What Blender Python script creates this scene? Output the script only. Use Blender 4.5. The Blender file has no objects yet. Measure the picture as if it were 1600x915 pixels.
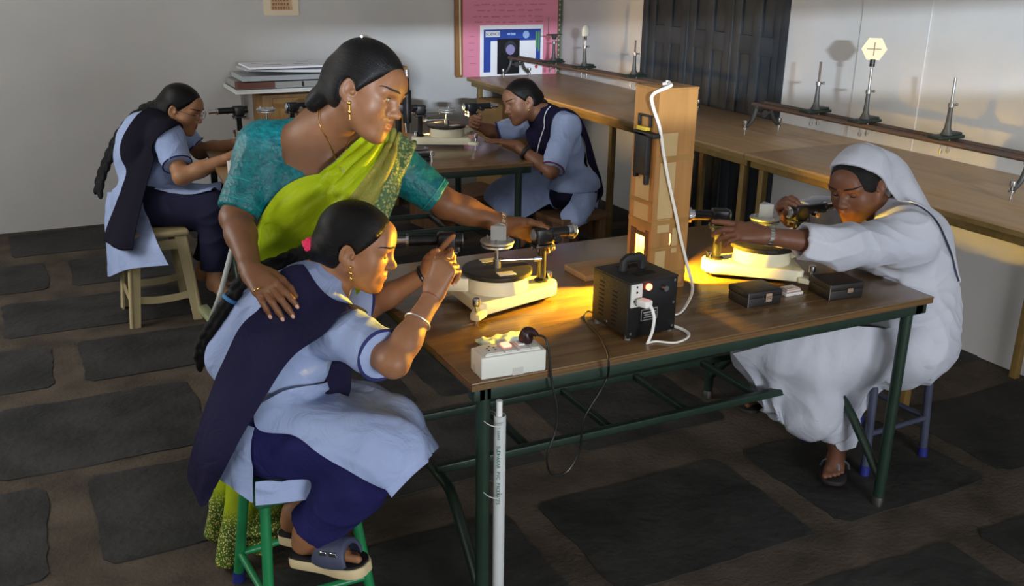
import bpy, bmesh, math, random
import numpy as np
from mathutils import Vector, Matrix, Euler
random.seed(7); RNG = np.random.default_rng(11)
SC = bpy.context.scene
COL = SC.collection
PI = math.pi
# ------------------------------------------------------------------ camera calibration (frame 1600x915)
F = 1516.208; PITCH, ROLL, YAW = 0.333220, 0.015677, 0.466529; CAMH = 1.745
def _rot():
    cy, sy = math.cos(YAW), math.sin(YAW); cp, sp = math.cos(PITCH), math.sin(PITCH); cr, sr = math.cos(ROLL), math.sin(ROLL)
    Rz = np.array([[cy, -sy, 0], [sy, cy, 0], [0, 0, 1.]])
    M = np.array([[1, 0, 0], [0, -sp, -cp], [0, cp, -sp]])
    return np.array([[cr, -sr, 0], [sr, cr, 0], [0, 0, 1.]]) @ M @ Rz
CM = _rot()
CP = np.array([0, 0, CAMH])
def P(x, y, d):            # a point of the room seen at x, y at depth d (metres)
    return CM.T @ np.array([(x - 800) / F * d, (y - 457.5) / F * d, d]) + CP
def ray(x, y): return CM.T @ np.array([(x - 800) / F, (y - 457.5) / F, 1.])
def Z(x, y, z): r = ray(x, y); return r * ((z - CAMH) / r[2]) + CP
def XX(x, y, X): r = ray(x, y); return r * (X / r[0]) + CP
def YY(x, y, Y): r = ray(x, y); return r * (Y / r[1]) + CP
def depth(p): return float((CM @ (np.asarray(p, float) - CP))[2])
def V(a): return np.array(a, float)
def unit(v): v = np.asarray(v, float); return v / (np.linalg.norm(v) + 1e-12)
CR, CD, CF = CM[0], CM[1], CM[2]      # picture right, picture down, view direction
# ------------------------------------------------------------------ materials
def lin(c):
    return tuple(((v / 255) / 12.92 if v / 255 <= .04045 else ((v / 255 + .055) / 1.055) ** 2.4) for v in c)
MATS = {}
def mat(name, c, rough=.6, metal=0., var=0., vscale=8., bump=0., bscale=60., c2=None, trans=0., ior=1.45, emit=None, estr=0., sheen=0., stretch=None, coat=0., spec=.5, detail=4., sub=0., alpha=1.):
    if name in MATS: return MATS[name]
    m = bpy.data.materials.new(name); m.use_nodes = True; nt = m.node_tree; b = nt.nodes['Principled BSDF']
    col = lin(c); b.inputs['Base Color'].default_value = (*col, 1)
    b.inputs['Roughness'].default_value = rough; b.inputs['Metallic'].default_value = metal
    b.inputs['IOR'].default_value = ior; b.inputs['Specular IOR Level'].default_value = spec
    if trans: b.inputs['Transmission Weight'].default_value = trans
    if coat: b.inputs['Coat Weight'].default_value = coat; b.inputs['Coat Roughness'].default_value = .15
    if sheen: b.inputs['Sheen Weight'].default_value = sheen; b.inputs['Sheen Roughness'].default_value = .5
    if sub: b.inputs['Subsurface Weight'].default_value = sub; b.inputs['Subsurface Radius'].default_value = (.012, .004, .002); b.inputs['Subsurface Scale'].default_value = 1.
    if emit: b.inputs['Emission Color'].default_value = (*emit, 1); b.inputs['Emission Strength'].default_value = estr
    if alpha < 1: b.inputs['Alpha'].default_value = alpha
    tc = nt.nodes.new('ShaderNodeTexCoord'); src = tc.outputs['Object']
    if stretch:
        mp = nt.nodes.new('ShaderNodeMapping'); mp.inputs['Scale'].default_value = stretch; nt.links.new(src, mp.inputs[0]); src = mp.outputs[0]
    if var or c2:
        n = nt.nodes.new('ShaderNodeTexNoise'); n.inputs['Scale'].default_value = vscale; n.inputs['Detail'].default_value = detail
        nt.links.new(src, n.inputs['Vector'])
        r = nt.nodes.new('ShaderNodeValToRGB'); k2 = lin(c2) if c2 else tuple(v * (1 - var) for v in col)
        k1 = col if c2 else tuple(min(1, v * (1 + var)) for v in col)
        r.color_ramp.elements[0].position = .35; r.color_ramp.elements[1].position = .65
        r.color_ramp.elements[0].color = (*k2, 1); r.color_ramp.elements[1].color = (*k1, 1)
        nt.links.new(n.outputs['Fac'], r.inputs[0]); nt.links.new(r.outputs[0], b.inputs['Base Color'])
    if bump:
        n2 = nt.nodes.new('ShaderNodeTexNoise'); n2.inputs['Scale'].default_value = bscale; n2.inputs['Detail'].default_value = 6
        nt.links.new(src, n2.inputs['Vector'])
        bp = nt.nodes.new('ShaderNodeBump'); bp.inputs['Strength'].default_value = bump; bp.inputs['Distance'].default_value = .01
        nt.links.new(n2.outputs['Fac'], bp.inputs['Height']); nt.links.new(bp.outputs[0], b.inputs['Normal'])
    MATS[name] = m
    return m
def wood_mat(name, c1, c2, rough, axis=0, scale=1., coat=0., bump=.05, grain=28):
    if name in MATS: return MATS[name]
    m = bpy.data.materials.new(name); m.use_nodes = True; nt = m.node_tree; b = nt.nodes['Principled BSDF']
    tc = nt.nodes.new('ShaderNodeTexCoord'); mp = nt.nodes.new('ShaderNodeMapping')
    s = [grain * scale] * 3; s[axis] = 1.6 * scale; mp.inputs['Scale'].default_value = s
    nt.links.new(tc.outputs['Object'], mp.inputs[0])
    n = nt.nodes.new('ShaderNodeTexNoise'); n.inputs['Scale'].default_value = 1.; n.inputs['Detail'].default_value = 7; n.inputs['Roughness'].default_value = .65; n.inputs['Distortion'].default_value = .6
    nt.links.new(mp.outputs[0], n.inputs['Vector'])
    r = nt.nodes.new('ShaderNodeValToRGB'); r.color_ramp.elements[0].position = .3; r.color_ramp.elements[1].position = .7
    r.color_ramp.elements[0].color = (*lin(c2), 1); r.color_ramp.elements[1].color = (*lin(c1), 1)
    nt.links.new(n.outputs['Fac'], r.inputs[0]); nt.links.new(r.outputs[0], b.inputs['Base Color'])
    b.inputs['Roughness'].default_value = rough
    if coat: b.inputs['Coat Weight'].default_value = coat; b.inputs['Coat Roughness'].default_value = .12
    bp = nt.nodes.new('ShaderNodeBump'); bp.inputs['Strength'].default_value = bump; bp.inputs['Distance'].default_value = .004
    nt.links.new(n.outputs['Fac'], bp.inputs['Height']); nt.links.new(bp.outputs[0], b.inputs['Normal'])
    MATS[name] = m
    return m
# ------------------------------------------------------------------ mesh collector
class MB:
    def __init__(s): s.v = []; s.f = []; s.m = []
    def add(s, vs, fs, mi=0, M=None):
        b = len(s.v)
        for p in vs:
            p = Vector(tuple(float(q) for q in p)); s.v.append(M @ p if M is not None else p)
        for f in fs: s.f.append(tuple(b + i for i in f)); s.m.append(mi)
        return s
    def box(s, c, d, M=None, mi=0):
        x, y, z = c; a, b, h = d[0] / 2, d[1] / 2, d[2] / 2
        vs = [(x + i * a, y + j * b, z + k * h) for i in (-1, 1) for j in (-1, 1) for k in (-1, 1)]
        return s.add(vs, [(0, 1, 3, 2), (4, 6, 7, 5), (0, 4, 5, 1), (2, 3, 7, 6), (0, 2, 6, 4), (1, 5, 7, 3)], mi, M)
    def span(s, lo, hi, M=None, mi=0):
        return s.box([(a + b) / 2 for a, b in zip(lo, hi)], [abs(b - a) for a, b in zip(lo, hi)], M, mi)
    def rbox(s, c, d, r=.004, seg=3, M=None, mi=0):          # box with rounded edges
        bm = bmesh.new(); bmesh.ops.create_cube(bm, size=1)
        for v in bm.verts: v.co = Vector((v.co.x * d[0], v.co.y * d[1], v.co.z * d[2]))
        bmesh.ops.bevel(bm, geom=bm.edges[:], offset=min(r, min(d) * .49), segments=seg, affect='EDGES', profile=.5)
        for v in bm.verts: v.co += Vector(c)
        return s.bm(bm, M, mi)
    def bm(s, bm, M=None, mi=0):
        bm.verts.index_update(); vs = [v.co.copy() for v in bm.verts]; fs = [[v.index for v in f.verts] for f in bm.faces]; bm.free()
        return s.add(vs, fs, mi, M)
    def cyl(s, a, b, r1, r2=None, seg=16, M=None, mi=0, cap=True):
        r2 = r1 if r2 is None else r2; a, b = Vector(tuple(a)), Vector(tuple(b)); d = (b - a).normalized()
        u = d.orthogonal().normalized(); w = d.cross(u); vs = []
        for p, r in ((a, r1), (b, r2)):
            for i in range(seg): t = 2 * PI * i / seg; vs.append(p + (u * math.cos(t) + w * math.sin(t)) * r)
        fs = [(i, (i + 1) % seg, seg + (i + 1) % seg, seg + i) for i in range(seg)]
        if cap: fs += [tuple(range(seg))[::-1], tuple(range(seg, 2 * seg))]
        return s.add(vs, fs, mi, M)
    def tube(s, pts, r, seg=8, M=None, mi=0, smooth=0, cap=True, flat=1.):
        pts = [V(p) for p in pts]
        if smooth: pts = catmull(pts, smooth)
        n = len(pts); R = r if hasattr(r, '__len__') else [r] * n
        if len(R) != n: R = np.interp(np.linspace(0, 1, n), np.linspace(0, 1, len(R)), R)
        vs = []; t0 = unit(pts[1] - pts[0]); u = unit(np.cross(t0, [.13, .2, .97] if abs(t0[2]) < .9 else [1, 0, 0]))
        for i, p in enumerate(pts):
            t = unit(pts[min(i + 1, n - 1)] - pts[max(i - 1, 0)]); u = unit(u - t * np.dot(u, t)); w = np.cross(t, u)
            for k in range(seg): a = 2 * PI * k / seg; vs.append(p + (u * math.cos(a) + w * math.sin(a) * flat) * R[i])
        fs = [(i * seg + k, i * seg + (k + 1) % seg, (i + 1) * seg + (k + 1) % seg, (i + 1) * seg + k) for i in range(n - 1) for k in range(seg)]
        if cap: fs += [tuple(range(seg))[::-1], tuple(range((n - 1) * seg, n * seg))]
        return s.add(vs, fs, mi, M)
    def lathe(s, prof, seg=32, M=None, mi=0):                # (r, z) profile about z
        vs = []; n = len(prof)
        for r, z in prof:
            for k in range(seg): a = 2 * PI * k / seg; vs.append((r * math.cos(a), r * math.sin(a), z))
        fs = [(i * seg + k, i * seg + (k + 1) % seg, (i + 1) * seg + (k + 1) % seg, (i + 1) * seg + k) for i in range(n - 1) for k in range(seg)]
        if prof[0][0] > 1e-6: fs.append(tuple(range(seg))[::-1])
        if prof[-1][0] > 1e-6: fs.append(tuple(range((n - 1) * seg, n * seg)))
        return s.add(vs, fs, mi, M)
    def prism(s, out, z0, z1, M=None, mi=0):
        n = len(out); vs = [(x, y, z0) for x, y in out] + [(x, y, z1) for x, y in out]
        return s.add(vs, [tuple(range(n))[::-1], tuple(range(n, 2 * n))] + [(i, (i + 1) % n, n + (i + 1) % n, n + i) for i in range(n)], mi, M)
    def ball(s, c, r, seg=16, M=None, mi=0, R=None):
        r = r if hasattr(r, '__len__') else (r, r, r); vs = []; rings = seg // 2
        Rm = np.array(R) if R is not None else np.eye(3)
        for i in range(rings + 1):
            t = PI * i / rings
            for k in range(seg):
                a = 2 * PI * k / seg; q = Rm @ np.array([r[0] * math.sin(t) * math.cos(a), r[1] * math.sin(t) * math.sin(a), r[2] * math.cos(t)]); vs.append(V(c) + q)
        fs = [(i * seg + k, (i + 1) * seg + k, (i + 1) * seg + (k + 1) % seg, i * seg + (k + 1) % seg) for i in range(rings) for k in range(seg)]
        return s.add(vs, fs, mi, M)
    def torus(s, c, n, R, r, seg=32, seg2=8, M=None, mi=0, u=None, squash=1.):
        n = unit(n); u = unit(np.cross(n, [0, 0, 1] if abs(n[2]) < .9 else [1, 0, 0])) if u is None else unit(u); w = np.cross(n, u); vs = []
        for i in range(seg):
            a = 2 * PI * i / seg; d = u * math.cos(a) + w * math.sin(a) * squash
            for k in range(seg2):
                b = 2 * PI * k / seg2; vs.append(V(c) + d * (R + r * math.cos(b)) + n * r * math.sin(b))
        fs = [(i * seg2 + k, ((i + 1) % seg) * seg2 + k, ((i + 1) % seg) * seg2 + (k + 1) % seg2, i * seg2 + (k + 1) % seg2) for i in range(seg) for k in range(seg2)]
        return s.add(vs, fs, mi, M)
def catmull(pts, n):
    pts = [V(p) for p in pts]; q = [2 * pts[0] - pts[1]] + pts + [2 * pts[-1] - pts[-2]]; out = []
    for i in range(1, len(q) - 2):
        for k in range(n):
            t = k / n; a, b, c, d = q[i - 1], q[i], q[i + 1], q[i + 2]
            out.append(.5 * (2 * b + (c - a) * t + (2 * a - 5 * b + 4 * c - d) * t * t + (3 * b - a - 3 * c + d) * t ** 3))
    out.append(pts[-1]); return out
FRAME = {}                                                     # world matrix of every Empty
def thing(name, label, cat, loc=(0, 0, 0), rz=0., group=None):
    o = bpy.data.objects.new(name, None); o.empty_display_size = .05; COL.objects.link(o)
    o.location = tuple(float(v) for v in loc); o.rotation_euler = (0, 0, rz)
    FRAME[o.name] = Matrix.LocRotScale(Vector(o.location), Euler((0, 0, rz)), None)
    o['label'] = label; o['category'] = cat
    if group: o['group'] = group
    return o
def tag(o, label, cat, group=None, kind=None):
    if label: o['label'] = label
    if cat: o['category'] = cat
    if group: o['group'] = group
    if kind: o['kind'] = kind
    return o
def link(name, me, mats, parent=None, world=False, smooth=True, angle=40, label=None):
    for m in (mats if isinstance(mats, (list, tuple)) else [mats]): me.materials.append(m)
    if world and parent is not None:
        p = parent
        while p.parent is not None: p = p.parent
        me.transform(FRAME[p.name].inverted())
    if smooth:
        me.polygons.foreach_set('use_smooth', [True] * len(me.polygons))
        if angle: me.set_sharp_from_angle(angle=math.radians(angle))
    o = bpy.data.objects.new(name, me); COL.objects.link(o)
    if parent is not None: o.parent = parent
    if label: o['label'] = label
    return o
def obj(name, mb, mats, parent=None, world=False, bevel=0., seg=2, smooth=True, angle=40, label=None, fix=True):
    me = bpy.data.meshes.new(name); me.from_pydata([tuple(v) for v in mb.v], [], mb.f)
    me.polygons.foreach_set('material_index', mb.m)
    if fix or bevel:
        bm = bmesh.new(); bm.from_mesh(me)
        if fix:
            bmesh.ops.remove_doubles(bm, verts=bm.verts[:], dist=1e-6)
            bmesh.ops.recalc_face_normals(bm, faces=bm.faces[:])
        if bevel:
            es = [e for e in bm.edges if len(e.link_faces) == 2 and e.calc_face_angle(0) > math.radians(30)]
            bmesh.ops.bevel(bm, geom=es, offset=bevel, segments=seg, affect='EDGES', profile=.5, clamp_overlap=True)
        bm.to_mesh(me); bm.free()
    me.update()
    return link(name, me, mats, parent, world, smooth, angle, label)
def solo(name, mb, mats, label, cat, group=None, loc=None, **k):       # a thing that is one mesh
    o = obj(name, mb, mats, None, **k); tag(o, label, cat, group)
    if loc is not None: o.location = loc
    FRAME[o.name] = Matrix.LocRotScale(Vector(o.location), o.rotation_euler, None)
    return o
def struct(name, mb, mats, **k):
    o = obj(name, mb, mats, None, **k); o['kind'] = 'structure'; return o
def text(name, s, size, M, m, parent=None, world=True, ext=.0006, align='CENTER'):
    cu = bpy.data.curves.new(name, 'FONT'); cu.body = s; cu.size = size; cu.extrude = ext; cu.align_x = align; cu.align_y = 'CENTER'
    o = bpy.data.objects.new(name, cu); COL.objects.link(o)
    me = bpy.data.meshes.new_from_object(o.evaluated_get(bpy.context.evaluated_depsgraph_get())); bpy.data.objects.remove(o); bpy.data.curves.remove(cu)
    me.transform(M); me.materials.clear()
    return link(name, me, m, parent, world, smooth=False)
def frame(o, x, y):            # matrix with origin o, x axis x, y axis near y
    x = unit(x); z = unit(np.cross(x, y)); y = np.cross(z, x); o = V(o)
    return Matrix(((x[0], y[0], z[0], o[0]), (x[1], y[1], z[1], o[1]), (x[2], y[2], z[2], o[2]), (0, 0, 0, 1)))
# ================================================================== the room
XW, YW, BZ = 3.865, 6.90, .876
XL, YF, HC = -2.3, -2.6, 3.4
m_wall = mat('wall_paint', (178, 176, 173), .85, var=.03, vscale=3., bump=.06, bscale=140)
m_ceil = mat('ceiling_paint', (190, 190, 188), .9)
m_stone = mat('slate_stone', (52, 51, 49), .7, c2=(33, 33, 32), vscale=4.5, bump=.7, bscale=26, detail=8, spec=.3)
m_grout = mat('cement_grout', (84, 74, 63), .85, c2=(58, 51, 44), vscale=5., bump=.5, bscale=60, detail=8, spec=.25)
def build_floor():
    mb = MB(); mb.span((XL, YF, -.12), (XW, YW, 0.), mi=1)
    rows = [(6.2, 6.76), (5.5, 6.02), (4.8, 5.31), (4.13, 4.63), (3.36, 3.97), (2.70, 3.27), (1.93, 2.46), (1.2, 1.72), (.45, 1.0), (-.35, .25), (-1.1, -.5), (-1.9, -1.25), (-2.55, -2.05)]
    cuts = {0: [-.25], 1: [-.01, .1], 2: [-.24, .9], 3: [-.04, .08], 4: [-.26, .46], 5: [-.11, .03], 6: [.36, 1.28], 7: [.2, 1.1]}
    for ri, (y0, y1) in enumerate(rows):
        y0, y1 = y0 * 1.008 + .035, y1 * 1.008 + .035
        xs = []
        if ri == 0: xs = [(-2.2, -1.3), (-1.2, -.28), (-.19, .75), (.87, 1.5), (1.6, 2.4), (2.52, 3.2), (3.3, 3.85)]
        elif ri == 1: xs = [(-2.2, -1.2), (-1.0, -.01), (.11, .8), (.92, 1.8), (1.9, 2.5), (2.6, 3.3), (3.4, 3.86)]
        elif ri == 2: xs = [(-2.1, -1.3), (-1.18, -.36), (-.23, .85), (.96, 1.6), (1.72, 2.5), (2.6, 3.2), (3.3, 3.86)]
        elif ri == 3: xs = [(-2.2, -1.1), (-1., -.04), (.08, .85), (.95, 1.7), (1.82, 2.6), (2.7, 3.4), (3.5, 3.86)]
        elif ri == 4: xs = [(-2.1, -1.2), (-1.1, -.32), (-.25, .48), (.6, 1.3), (1.4, 2.1), (2.2, 2.9), (3.0, 3.8)]
        elif ri == 5: xs = [(-2.2, -1.3), (-1.2, -.11), (.03, .8), (.92, 1.55), (1.70, 2.38), (2.5, 3.1), (3.2, 3.86)]
        elif ri == 6: xs = [(-2.2, -1.), (-.9, .25), (.36, 1.25), (1.37, 2.12), (2.23, 2.92), (3.02, 3.8)]
        elif ri == 7: xs = [(-2.2, -1.1), (-1., -.1), (0., 1.0), (1.1, 1.72), (1.85, 2.45), (2.58, 3.3), (3.4, 3.86)]
        else:
            x = -2.2 + .2 * (ri % 3)
            while x < 3.3: w = random.uniform(.6, 1.0); xs.append((x, min(x + w, 3.85))); x += w + .11
        for x0, x1 in xs:
            pts = []; c = .03; n = 12
            seq = [((x0 + c, y0), (x1 - c, y0)), ((x1, y0 + c), (x1, y1 - c)), ((x1 - c, y1), (x0 + c, y1)), ((x0, y1 - c), (x0, y0 + c))]
            wob = [0., 0.]
            for a, b in seq:
                for k in range(n):
                    t = k / (n - 1); wob = [w_ * .75 + random.uniform(-.0065, .0065) for w_ in wob]
                    pts.append((a[0] + (b[0] - a[0]) * t + wob[0], a[1] + (b[1] - a[1]) * t + wob[1]))
            mb.prism(pts, -.01, .004, mi=0)
    o = struct('floor', mb, [m_stone, m_grout], smooth=False, fix=False)
    return o
build_floor()
struct('ceiling', MB().span((XL - .2, YF - .2, HC), (XW + .2, YW + .2, HC + .15)), m_ceil, smooth=False)
struct('wall_back', MB().span((XL - .2, YW, -.1), (XW + .2, YW + .2, HC)), m_wall, smooth=False)
mb = MB(); DY0, DY1, DZ = float(XX(1237, 0, XW)[1]), float(XX(1006.5, 0, XW)[1]), 2.1
mb.span((XW, YF, -.1), (XW + .2, DY0, HC)); mb.span((XW, DY1, -.1), (XW + .2, YW, HC)); mb.span((XW, DY0, DZ), (XW + .2, DY1, HC))
struct('wall_right', mb, m_wall, smooth=False)
struct('trim_1', MB().span((XW - .007, float(XX(1460, 0, XW)[1]), 0), (XW, float(XX(1352, 0, XW)[1]), HC)), m_wall, smooth=False)
# left wall and front wall, with openings, most of them added or shaped for the lamps
W5 = (.6, 2.2, .85, 1.75)      # front wall opening added for the unseen front fill lamp
W4 = (-1.6, 1.4, 1.2, 2.3)         # left wall opening added for the near fill lamp
W1 = (3.2, 5.8, 1.4, 2.85)        # y0 y1 z0 z1 in the left wall
mb = MB()
mb.span((XL - .2, YF, -.1), (XL, W4[0], HC)); mb.span((XL - .2, W4[1], -.1), (XL, W1[0], HC)); mb.span((XL - .2, W4[0], -.1), (XL, W4[1], W4[2])); mb.span((XL - .2, W4[0], W4[3]), (XL, W4[1], HC)); mb.span((XL - .2, W1[1], -.1), (XL, YW, HC))
mb.span((XL - .2, W1[0], -.1), (XL, W1[1], W1[2])); mb.span((XL - .2, W1[0], W1[3]), (XL, W1[1], HC))
struct('wall_left', mb, m_wall, smooth=False)
W2 = (-1.2, 1.6, 1.98, 2.12)        # x0 x1 z0 z1: front wall slot shaped to band the yard light on the back wall
W3 = (2.42, 2.76, 2.62, 2.93)  # narrow slot shaped to keep the side strip off the seated woman
mb = MB()
def fr(x0, x1, z0, z1): mb.span((x0, YF - .2, z0), (x1, YF, z1))
fr(XL - .2, W2[0], -.1, HC); fr(W2[0], W2[1], W2[3], HC); fr(W2[0], W5[0], -.1, W2[2]); fr(W5[0], W2[1], W5[3], W2[2]); fr(W5[0], W5[1], -.1, W5[2]); fr(W2[1], W5[1], W5[3], HC)
fr(W5[1], W3[0], -.1, HC); fr(W3[0], W3[1], -.1, W3[2]); fr(W3[0], W3[1], W3[3], HC); fr(W3[1], XW + .2, -.1, HC)
struct('wall_front', mb, m_wall, smooth=False)
m_wframe = mat('window_frame_paint', (70, 74, 72), .5)
for wi, W_ in enumerate((W1, W4)):  # frames; the second one dresses the opening added for fill
    mb = MB()
    for t in np.linspace(W_[0], W_[1], 5): mb.span((XL - .1, t - .02, W_[2]), (XL - .05, t + .02, W_[3]))
    mb.span((XL - .1, W_[0], W_[2]), (XL - .05, W_[1], W_[2] + .05)); mb.span((XL - .1, W_[0], W_[3] - .05), (XL - .05, W_[1], W_[3]))
    struct('window_%d' % (wi + 1), mb, m_wframe, smooth=False)
# dark panelled door behind the bench
m_door = mat('door_paint', (50, 54, 58), .5, c2=(38, 41, 45), vscale=6., bump=.1, bscale=30, spec=.35)
mb = MB(); mb.span((XW + .03, DY0, 0), (XW + .075, DY1, DZ))
def dbox(y0, y1, z0, z1, t=.02): mb.span((XW + .03 - t, y0, z0), (XW + .03, y1, z1))
for y in (DY0, DY1 - .055): dbox(y, y + .055, 0, DZ, .035)
dbox(DY0, DY1, DZ - .06, DZ, .035)
lw = (DY1 - DY0 - .11) / 3
for k in range(3):
    a = DY0 + .055 + k * lw; b = a + lw
    for y0, y1 in ((a + .004, a + .075), ((a + b) / 2 - .035, (a + b) / 2 + .035), (b - .075, b - .004)): dbox(y0, y1, 0.01, DZ - .06)
    for z0, z1 in ((.02, .22), (.62, .74), (1.22, 1.33), (1.92, 2.04)): dbox(a + .004, b - .004, z0, z1, .019)
    dbox(a - .008, a + .008, .01, DZ - .06, .028) if k else None
struct('door_1', mb, m_door, bevel=.003)
# ------------------------------------------------------------------ camera and light
cam = bpy.data.cameras.new('camera'); cam.sensor_width = 36; cam.sensor_fit = 'HORIZONTAL'; cam.lens = F * 36 / 1600; cam.clip_start = .05
co = bpy.data.objects.new('camera', cam); COL.objects.link(co)
co.matrix_world = Matrix(((CR[0], -CD[0], -CF[0], 0), (CR[1], -CD[1], -CF[1], 0), (CR[2], -CD[2], -CF[2], CAMH), (0, 0, 0, 1)))
SC.camera = co
def area(name, loc, target, sx, sy, power, col):
    l = bpy.data.lights.new(name, 'AREA'); l.shape = 'RECTANGLE'; l.size = sx; l.size_y = sy; l.energy = power; l.color = col
    o = bpy.data.objects.new(name, l); COL.objects.link(o); o.location = loc
    o.rotation_euler = (Vector(target) - Vector(loc)).to_track_quat('-Z', 'Y').to_euler(); return o
area('daylight_window', (XL - .12, 4.5, 2.15), (2.2, 4.1, .6), 2.5, 1.3, 92, (1, .98, .95))
area('near_left_fill_light', (XL - .12, -.1, 1.75), (2., 2.6, .9), 2.8, 1.0, 40, (1, .98, .96))  # added soft fill from the near left, out of view
area('front_fill_light', (1.4, YF - .1, 1.3), (2.2, 2.6, 1.1), 1.5, .8, 150, (.93, .96, 1.))  # added frontal fill for the figures, out of view
area('daylight_yard', (-2., -5.2, 2.343), (2.6, 6.9, .6), .32, .03, 1350, (.74, .86, 1.))
area('daylight_side_strip', (2.0, -5., 3.57), (3.87, 3., .6),   .4, .03, 620, (.80, .92, 1.))
w = bpy.data.worlds.new('world'); SC.world = w; w.use_nodes = True
w.node_tree.nodes['Background'].inputs[0].default_value = (.75, .85, 1, 1); w.node_tree.nodes['Background'].inputs[1].default_value = .6
SC.view_settings.view_transform = 'Standard'; SC.view_settings.look = 'None'; SC.view_settings.gamma = 1; SC.view_settings.exposure = 0
SC.view_settings.use_curve_mapping = False
SC.cycles.max_bounces = 8; SC.cycles.diffuse_bounces = 4
# ================================================================== furniture and apparatus
T0 = (.897, 1.993, 0.); TL, TW, TZ = 1.603, 1.00, .75
m_top = wood_mat('laminate_wood', (114, 87, 54), (80, 60, 36), .27, axis=0, coat=.25, bump=.02)
m_edge = wood_mat('ply_edge', (116, 84, 45), (70, 49, 25), .5, axis=0, grain=160)
m_green = mat('dark_green_enamel', (27, 45, 35), .42, var=.15, vscale=15, bump=.05, bscale=60)
m_bench = wood_mat('bench_laminate', (174, 142, 104), (152, 120, 84), .42, axis=1, coat=.1, bump=.02)
m_bedge = mat('bench_edge', (128, 104, 58), .5, var=.15, vscale=12)
m_ochre = mat('bench_frame_paint', (116, 92, 46), .55, var=.15, vscale=14)
m_chrome = mat('chrome', (205, 205, 208), .16, 1.)
m_steel = mat('worn_steel', (150, 148, 145), .35, 1.)
m_black = mat('black_lacquer', (17, 17, 19), .32, bump=.03, bscale=120)
m_blackmat = mat('black_crackle', (24, 22, 22), .55, bump=.15, bscale=200)
m_cream = mat('cream_enamel', (214, 208, 180), .38, var=.03, vscale=6)
m_rubber = mat('grey_rubber', (96, 100, 98), .7)
def lab_table(label, loc, rz, L, W, mats, pole=False):
    t = thing('lab_table', label, 'table', loc, rz, None); wood, edge, met = mats
    obj('tabletop', MB().rbox((L / 2, W / 2, TZ - .0035), (L, W, .007), .002), wood, t)
    mb = MB()
    mb.box((L / 2, W / 2, TZ - .0145), (L - .002, W - .002, .015)); obj('edge_band', mb, edge, t)
    mb = MB(); i = .012; h = .036; zc = TZ - .022 - h / 2
    for y in (i + .018, W - i - .018): mb.rbox((L / 2, y, zc), (L - .022, .036, h), .003)
    for x in (.043, L - .043): mb.rbox((x, W / 2, zc), (.036, W - 2 * i, h), .003)
    obj('apron_frame', mb, met, t)
    px = (.045, L - .075); py = (.03, W - .03)
    for x in px:
        for y in py:
            lx = x if x < L / 2 else x + .02 * 0
            lg = obj('leg', MB().cyl((lx, y, .03), (lx, y, TZ - .024), .0185, seg=20), met, t)
            obj('leg_tip', MB().lathe([(0, 0), (.021, .001), (.022, .018), (.02, .034), (.0, .036)], 20, Matrix.Translation((lx, y, 0))), m_steel, lg, label='worn grey leg tip')
    for x in px:                                           # bent tube between the two legs of an end
        pts = [(x, py[0] + .012, .105), (x, py[0] + .10, .20), (x, py[0] + .20, .295), (x, py[0] + .27, .315), (x, W / 2, .318), (x, py[1] - .27, .315), (x, py[1] - .20, .295), (x, py[1] - .10, .20), (x, py[1] - .012, .105)]
        obj('bent_brace', MB().tube(pts, .0155, 12, smooth=5), met, t)
    ya, yb = W / 2 - .165, W / 2 + .165
    for y in (ya, yb): obj('footrest_bar', MB().rbox((L / 2 - .015, y, .335), (L - .10, .026, .026), .004), met, t)
    mb = MB()
    for k in range(1, 5): x = .045 + (L - .12) * k / 5; obj('cross_bar', MB().rbox((x, (ya + yb) / 2, .333), (.022, yb - ya, .022), .004), met, t)
    return t
lab_table('long wooden lab table with dark green pipe legs at the front, under the lamp tower', T0, 0, TL, TW, (m_top, m_edge, m_green))
A2, B2 = Z(351, 286, TZ), Z(835, 253, TZ); L2 = float(np.linalg.norm(B2 - A2)); R2 = math.atan2(B2[1] - A2[1], B2[0] - A2[0])
m_top2 = wood_mat('laminate_wood_second', (140, 108, 68), (104, 78, 46), .3, axis=0, coat=.2, bump=.02)
lab_table('wooden lab table at the back, between the two seated girls', A2 * [1, 1, 0], R2, L2, 1.0, (m_top2, m_edge, m_green))
E2 = unit(B2 - A2); N2 = np.array([-E2[1], E2[0], 0])
def T2(u, v, z=TZ): return A2 * [1, 1, 0] + E2 * u + N2 * v + np.array([0, 0, z])
# ---- pipe tied to the leg
pl = V(T0) + [.045 + .038, .010, 0]
t = thing('plastic_pipe', 'pale grey plastic pipe tied upright to the front green table leg', 'pipe', pl)
m_pvc = mat('pvc_pipe', (186, 190, 190), .45, var=.04, vscale=10)
obj('pipe_wall', MB().lathe([(.0, .002), (.0155, .002), (.0155, .645), (.0135, .645), (.0135, .60), (0, .60)], 24), m_pvc, t)
obj('inner_rod', MB().cyl((-.002, 0, .55), (-.004, -.004, .688), .008, seg=14), mat('white_rod', (222, 222, 220), .5), t)
tx = mat('green_print', (44, 104, 92), .6)
for z in (.635, .43):
    obj('string_tie', MB().torus((-.019, .010, z), (.05, -.12, 1), .0405, .0014, 40, 6, squash=.62), mat('white_string', (205, 205, 200), .7), t)
fd = unit(np.array([-pl[0], -pl[1], 0])); dn = np.array([0, 0, -1.])
def pipe_text(s, size, zc):
    n = 0
    for i, ch in enumerate(s):
        if ch == ' ': continue
        z = zc + (len(s) / 2 - i) * size * .66; a = pl + fd * .0157 + [0, 0, z] + np.cross([0, 0, 1], fd) * -.003
        o = text('print_letter', ch, size, frame(a, dn, np.cross([0, 0, 1], fd)), tx, None); LET.append(o)
LET = []
pipe_text('SUDHAKAR PVC PRODUCTS', .0125, .475); pipe_text('1" CLASS', .008, .60)
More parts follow.
